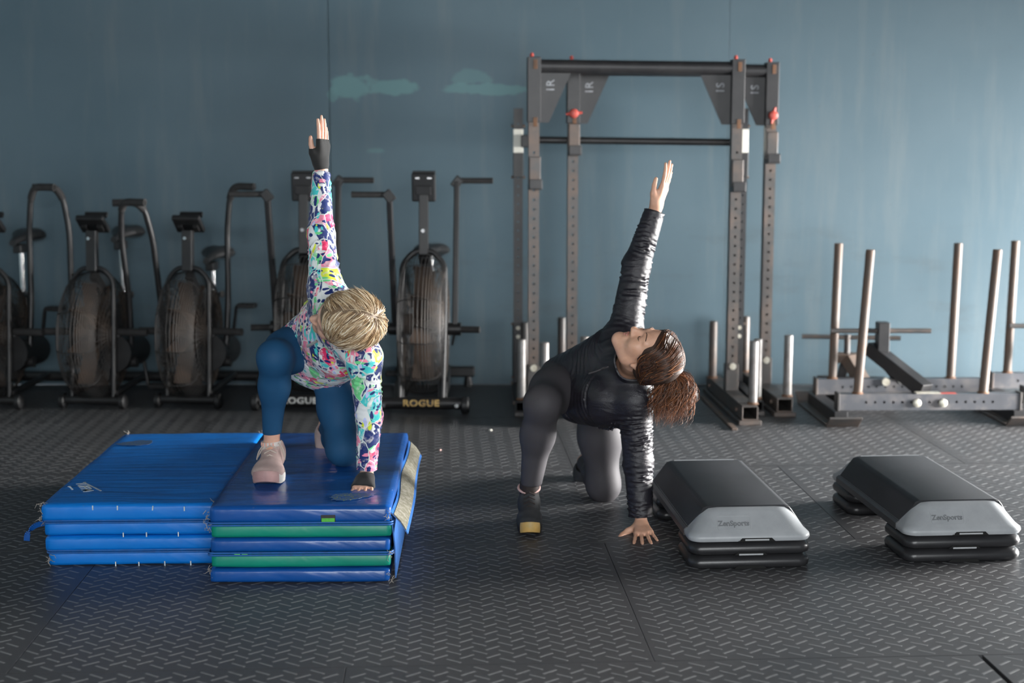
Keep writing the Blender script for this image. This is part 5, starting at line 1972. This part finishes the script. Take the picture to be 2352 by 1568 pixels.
# hair: cap, combed locks, ponytail
H = Field(fr2.c - 0.17, fr2.c + 0.17, 0.004)
R2 = fr2.R()
H.add(ell(fr2.p(0, -0.020, 0.040), (0.084, 0.102, 0.094), R2), 0.02)
H.add(ell(fr2.p(0, 0.030, 0.088), (0.062, 0.050, 0.034), R2), 0.02)
H.add(ell(fr2.p(0, -0.060, -0.010), (0.068, 0.060, 0.060), R2), 0.03)
H.cut(ell(fr2.p(0, 0.084, -0.040), (0.068, 0.078, 0.106), R2), 0.008)
for s in (-1, 1):
    H.cut(ell(fr2.p(s * 0.085, 0.014, -0.045), (0.030, 0.036, 0.050), R2), 0.010)
H.build('hair', M['brown_cap'], W2, 2)
rs = np.random.RandomState(5)
pony = fr2.p(0.020, -0.116, -0.002)
paths, wid, tin = [], [], []
for i in range(1500):
    s = 1 if rs.rand() < 0.62 else -1
    # roots along the parting and the front hairline
    t = rs.rand()
    if rs.rand() < 0.62:
        y0, z0, x0 = 0.082 - 0.15 * t, 0.100 + 0.036 * math.sin(math.pi * min(1, t * 1.1)), 0.002 * s
    else:
        a = t * 1.25
        x0, y0, z0 = s * 0.072 * math.sin(a), 0.084 - 0.058 * a, 0.094 - 0.056 * a
    n = 12
    q = np.linspace(0, 1, n)
    r0 = np.array((x0, y0, z0))
    side_x = s * (0.086 + 0.012 * rs.rand())
    mid = np.array((side_x, -0.010 + 0.6 * (y0 - 0.02) + rs.uniform(-0.012, 0.012), 0.030 + rs.uniform(-0.03, 0.03) - (0.030 if s > 0 else 0)))
    mid2 = np.array((s * (0.060 + 0.012 * rs.rand()), -0.080 + rs.uniform(-0.012, 0.012), -0.006 + rs.uniform(-0.030, 0.02)))
    end = np.array((0.020 + rs.uniform(-0.014, 0.014), -0.116 + rs.uniform(-0.006, 0.006), -0.004 + rs.uniform(-0.012, 0.012)))
    P = [r0, r0 * 0.45 + mid * 0.55 + np.array((s * 0.018, 0.004, 0.024)), mid, mid2, end]
    loc = np.array([tuple(p) for p in bez(P, 4)])
    # push outside the skull cap
    for cc, rr_ in (((0, -0.020, 0.040), (0.0845, 0.1025, 0.0945)), ((0, 0.030, 0.088), (0.0635, 0.0515, 0.0355))):
        cc = np.array(cc)
        e = loc - cc
        k0 = np.sqrt((e[:, 0] / rr_[0]) ** 2 + (e[:, 1] / rr_[1]) ** 2 + (e[:, 2] / rr_[2]) ** 2)
        push = np.where(k0 < 1.0, 1.0 / np.maximum(k0, 0.2), 1.0) * (1 + 0.025 * rs.rand() * (k0 < 1.15))
        loc = cc + e * push[:, None]
    w = fr2.c + loc @ R2
    if s > 0:                                             # the lower side hangs a little
        w[:, 2] -= 0.020 * np.sin(np.pi * np.clip(np.linspace(-0.1, 1, len(w)), 0, 1)) * rs.uniform(0.2, 1.0)
    paths.append(w)
    wid.append(rs.uniform(0.0011, 0.0024))
    tin.append(np.clip(rs.beta(1.6, 3.2) + (0.30 if rs.rand() < 0.13 else 0), 0, 1))
# ponytail curls hang down from the tie
for i in range(620):
    a0 = pony + rs.uniform(-0.012, 0.012, 3)
    out = np.array((rs.uniform(-0.030, 0.115), rs.uniform(-0.06, 0.05), 0.0))
    Lh = rs.uniform(0.09, 0.185)
    q = np.linspace(0, 1, 14)
    w = a0 + out * (np.sin(q * 2.0)[:, None]) + np.array((0.05, -0.02, 0.060)) * (np.sin(q * 3.1) * (1 - 0.7 * q))[:, None]
    w[:, 2] -= Lh * q ** 1.25
    ph, am = rs.uniform(0, 6.28), rs.uniform(0.008, 0.030)
    fq = rs.uniform(7, 14)
    w[:, 0] += am * np.sin(q * fq + ph) * q
    w[:, 1] += am * np.cos(q * fq + ph) * q
    w[:, 2] += 0.6 * am * np.sin(q * fq * 1.3 + ph) * q
    paths.append(w)
    wid.append(rs.uniform(0.0009, 0.0020))
    tin.append(np.clip(rs.beta(3.4, 2.0), 0, 1))
strands('hair_locks', W2, paths, wid, tin, M['brown'])
put(MB().tube(ring_about(pony + np3((0.002, 0, 0.0)), fr2.y, 0.021, 20), 0.007, 8, closed=True).build('hair_tie', M['lash'], None, smooth=True), W2)

sh2 = shoe(W2, (0.066, 5.445), (0.068, 5.185), 0.0, (M['dark_knit'], M['lash'], M['gum'], M['lash']), loops=False)
put(MB().tube(ring_about((0.066, 5.400, 0.136), (0, -0.35, 1), 0.0392, 20, 1.05), 0.005, 8, closed=True).build('ankle_trim', M['pink_trim'], None, smooth=True), sh2)
put(MB().tube([V((0.066, 5.400, 0.085)), V((0.068, 5.392, 0.160))], [0.039, 0.038], 18).build('sock', M['lash'], None, smooth=True), W2)
shoe(W2, (0.322, 6.195), (0.300, 6.00), 0.02, (M['dark_knit'], M['pink_trim'], M['gum'], M['lash']), tilt=-0.95, laces=False)

# ================================================================ the person in the flowered jacket (left)
ZM = hR[-1][1]
J = {k: np3(v) for k, v in dict(
    hipF=at(680, 790, 5.30), hipK=at(765, 850, 5.36), knF=at(630, 820, 4.965), anF=(-0.876, 5.075, ZM + 0.10), toF=(-0.862, 4.95, ZM + 0.035),
    knK=(-0.632, 5.215, ZM + 0.064), anK=(-0.745, 5.60, ZM + 0.075), toK=(-0.775, 5.66, ZM + 0.03),
    shL=at(836, 822, 4.92), elL=at(848, 958, 4.955), wrL=at(842, 1082, 4.95),
    shU=at(748, 664, 5.03), elU=at(737, 535, 5.10), wrU=at(738, 392, 5.16)).items()}
cfg1 = dict(J=J, base=(-0.75, 5.2, ZM), label='person in flowered jacket, blue leggings and pink shoes kneeling on the mat, gloved arm raised',
            head=at(791, 738, 4.815), F=(-0.93, -0.22, 0.16), U=(0.28, -0.88, 0.36), lo=(-1.05, 4.62, ZM - 0.01), hi=(-0.34, 5.76, 1.60), skin=M['skin_a'],
            calf=((0, 0.022, 0), (0, 0, 0.012)),
            handU=dict(w=J['wrU'] + np3((0, 0, 0.012)), d=(0.05, 0.03, 1.0), n=(-0.92, 0.36, 0), thumb_side=1, spread=0.03, curl=(0.05, 0.03, 0.03, 0.05), scale=0.98, thumb_out=0.40, thumb_fwd=0.75),
            handL=dict(w=J['wrL'] + np3((0, -0.006, -0.018)), d=(-0.05, -1.0, -0.28), n=(0.0, 0.2, -1.0), thumb_side=-1, spread=0.16, curl=(0.02, 0.0, 0.0, 0.02), scale=0.98, thumb_out=0.30, thumb_fwd=0.45))
W1, fr1, hU1, hL1, D1 = person(cfg1)

leggings(W1, J, D1, M['blue_legging'], ((0.074, 0.053, 0.048, 0.030), (0.068, 0.056, 0.050, 0.036)), cfg1['calf'], [(J['anF'] + np3((0, 0, 0.052)), (0.05, 0, -1), (-1.1, 4.9, 0.1), (-0.75, 5.25, ZM + 0.3)), (J['anK'] + np3((0, -0.06, 0)), (-0.25, 1, 0), (-0.9, 5.4, 0.2), (-0.6, 5.8, 0.5))])

lo = np.min([J['shU'], J['shL'], J['wrU'], J['wrL'], D1['hpm'], D1['waist']], 0) - 0.19
hi = np.max([J['shU'], J['shL'], J['wrU'], J['wrL'], D1['hpm']], 0) + 0.19
K = Field(lo, hi, 0.0045)
trunkw = folds(0.008, 4, 0.25, 1.2)
hem = D1['hpm'] + (D1['shm'] - D1['hpm']) * 0.02
K.add(ecap(hem, D1['waist'], D1['hside'], (0.168, 0.120), (0.150, 0.112), trunkw), 0.04)
K.add(ecap(D1['waist'], D1['chest'], D1['side'], (0.146, 0.108), (0.150, 0.112), trunkw), 0.05)
K.add(ecap(D1['chest'], D1['shm'], D1['side'], (0.150, 0.108), (0.122, 0.082), folds(0.004, 4, 0.2, 2.0)), 0.05)
for s in ('shU', 'shL'):
    K.add(cap(D1['shm'], J[s], 0.074, 0.062), 0.05)
for pr, k in arm_cloth(J, 'shU', 'elU', 'wrU', (0.060, 0.047, 0.032), 0.0050, (5, 4), 0.8) + arm_cloth(J, 'shL', 'elL', 'wrL', (0.060, 0.046, 0.036), 0.0055, (4, 6), 2.4):
    K.add(pr, k)
coll = unit(fr1.p(0, -0.02, -0.06) - D1['neck0'])
K.add(cap(D1['neck0'] - coll * 0.02, D1['neck0'] + coll * 0.040, 0.080, 0.072), 0.025)
K.cut(cap(D1['neck0'] + coll * 0.012, D1['neck0'] + coll * 0.16, 0.060, 0.062), 0.006)
dU, dL = unit(J['wrU'] - J['elU']), unit(J['wrL'] - J['elL'])
K.clip(J['wrU'] - dU * 0.004, dU, J['wrU'] - 0.10, J['wrU'] + 0.15)
K.clip(J['wrL'] - dL * 0.004, dL, J['wrL'] - 0.12, J['wrL'] + 0.12)
tn = unit(D1['hpm'] - D1['shm'])
K.clip(D1['hpm'] + tn * 0.10, tn)
jk = K.build('jacket', M['floral'], W1, 2)
put(MB().tube([V(at(706, 795, 4.90)), V(at(716, 790, 4.885)), V(at(728, 783, 4.875))], 0.0055, 8).build('zip', M['zip'], None, smooth=True), jk)

# fingerless gloves
for (palm, fingers, pts), nm in ((hU1, 'glove'), (hL1, 'glove')):
    pl = np.array([v for v in pts.values()])
    G = Field(pl.min(0) - 0.13, pl.max(0) + 0.06, 0.003)

    def grow(prim, g=0.0028):
        lo_, hi_, f = prim
        return lo_ - g, hi_ + g, (lambda X, Y, Z, f=f, g=g: f(X, Y, Z) - g)
    for prim, k in palm:
        G.add(grow(prim), k)
    for fch in fingers:
        G.add(grow(fch[0][0]), 0.004)
    for i in range(4):                                    # gloves stop before the first joint
        kn, tip = pts['kn%d' % i], pts['tip%d' % i]
        dd = unit(tip - kn)
    mid = np.mean([pts['kn%d' % i] for i in range(4)], 0)
    dd = unit(np.mean([pts['tip%d' % i] for i in range(4)], 0) - mid)
    G.clip(mid + dd * (0.016 if palm is hU1[0] else 0.004), dd)
    ty = unit(pts['tip4'] - pts['kn4'])
    G.cut(cap(pts['kn4'] + ty * 0.030, pts['tip4'] + ty * 0.03, 0.0165), 0.002)
    wrist = J['wrU'] if palm is hU1[0] else J['wrL']
    back = unit(wrist - mid)
    G.clip(wrist + back * 0.012, back)
    G.build(nm, M['glove'], W1, 1)

# hair: short, parted, streaked
R1 = fr1.R()
H = Field(fr1.c - 0.17, fr1.c + 0.17, 0.004)
H.add(ell(fr1.p(0, -0.016, 0.036), (0.086, 0.106, 0.096), R1), 0.02)
H.add(ell(fr1.p(0, -0.060, -0.020), (0.070, 0.060, 0.062), R1), 0.03)
H.cut(ell(fr1.p(0, 0.090, -0.055), (0.064, 0.060, 0.092), R1), 0.010)
H.build('hair', M['blond_cap'], W1, 2)
rs = np.random.RandomState(11)
paths, wid, tin = [], [], []
C0 = np.array((0, -0.016, 0.036))
RAD = np.array((0.088, 0.108, 0.098))
for i in range(2600):
    # root direction on the skull, denser on top
    while True:
        d0 = unit(rs.normal(size=3) + np.array((0, -0.1, 0.5)))
        if d0[2] > -0.75 and not (d0[1] > 0.62 and d0[2] < 0.42) and not (d0[1] > 0.35 and d0[2] < -0.35):
            break
    crown = unit(np.array((0.02, -0.62, 0.78)))
    part = 0.05 * math.sin(d0[1] * 16) * (1 if d0[1] > -0.4 else 0.3)
    side_ = 1.0 if d0[0] > part else -1.0
    away = unit(d0 - crown)
    w_side = max(0.0, min(1.0, (d0[1] + 0.75) / 0.5))
    flow = away * (1.1 - 0.55 * w_side) + np.array((side_ * 1.15, 0.42, -0.10)) * w_side
    clump = np.array((math.sin(d0[0] * 23 + d0[1] * 11), math.sin(d0[1] * 27 + 1.3 + d0[0] * 7), math.sin(d0[2] * 19 + 0.4)))
    flow += clump * 0.20 + rs.normal(size=3) * 0.07
    flow = flow - d0 * (flow @ d0)
    flow = unit(flow)
    Lh = rs.uniform(0.75, 1.25) * (0.7 if d0[2] < -0.1 else 1.0)
    q = np.linspace(0, 1, 10)
    th = q * Lh
    dirs = d0[None, :] * np.cos(th)[:, None] + flow[None, :] * np.sin(th)[:, None]
    bulge = 0.045 + 0.05 * (0.5 + 0.5 * math.sin(d0[0] * 31 + d0[1] * 17)) + 0.025 * rs.rand()
    lift = 1.0 + bulge * np.sin(np.clip(q * 1.25, 0, 1) * math.pi) ** 0.8 + 0.012
    if d0[1] < -0.45 and rs.rand() < 0.30:                # tufts at the back stand off
        lift = lift + 0.26 * q ** 2
    front = np.clip((dirs[:, 1] - 0.55) / 0.4, 0, 1)
    loc = C0 + dirs * RAD * (1 + (lift - 1) * (1 - 0.75 * front))[:, None]
    curl = rs.normal(size=3) * 0.003
    loc = loc + curl[None, :] * (q ** 2)[:, None]
    paths.append(fr1.c + loc @ R1)
    wid.append(rs.uniform(0.0012, 0.0026))
    root_dark = 0.12 if d0[2] < 0.1 else 0.0
    tin.append(np.clip(0.48 + 0.30 * math.sin(d0[0] * 37 + d0[1] * 29 + d0[2] * 17) + rs.normal() * 0.14 - root_dark + (0.2 if rs.rand() < 0.15 else 0), 0, 1))
strands('hair_locks', W1, paths, wid, tin, M['blond'])

pk = (M['pink_knit'], M['sole_white'], M['pink_toe'], M['lace'])
shoe(W1, (-0.872, 5.140), (-0.866, 4.880), ZM, pk, wide=1.22)
put(MB().tube([V((-0.874, 5.074, ZM + 0.080)), V((-0.875, 5.074, ZM + 0.108)), V((-0.876, 5.074, ZM + 0.124))], [0.042, 0.037, 0.036], 20).build('sock', M['sock'], None, smooth=True), W1)
for k in range(5):
    a = math.radians(-150 + 20 * k)
    put(MB().bar(V((-0.8755 + 0.0372 * math.cos(a), 5.074 + 0.0372 * math.sin(a), ZM + 0.109)), V((-0.876 + 0.0368 * math.cos(a), 5.074 + 0.0368 * math.sin(a), ZM + 0.123)), 0.004, 0.002, (0, 1, 0)).build('sock_stripe', M['sock_pink'], None), W1)
shoe(W1, (-0.752, 5.665), (-0.735, 5.475), ZM + 0.02, pk, tilt=-0.85, laces=False)

# ---------------------------------------------------------------- litter on the floor
for (u, x, y, r, mt, lab) in (('scrap', -0.110, 7.18, 0.010, 'white_label', 'tiny white scrap on the floor between mat stack and rack'), ('scrap', -0.345, 6.70, 0.006, 'pink_trim', 'tiny pink scrap on the floor behind the mat flap')):
    rs_ = random.Random(int(r * 1e4))
    rings = []
    for (z, k) in ((0.0006, 0.9), (0.004, 1.0), (0.007, 0.7)):
        rings.append([V((x + r * k * math.cos(2 * math.pi * i / 9) * rs_.uniform(0.75, 1.1), y + r * k * math.sin(2 * math.pi * i / 9) * rs_.uniform(0.75, 1.1), z)) for i in range(9)])
    tag(MB().loft(rings).build('paper_scrap', M[mt], smooth=True), lab, 'scrap')
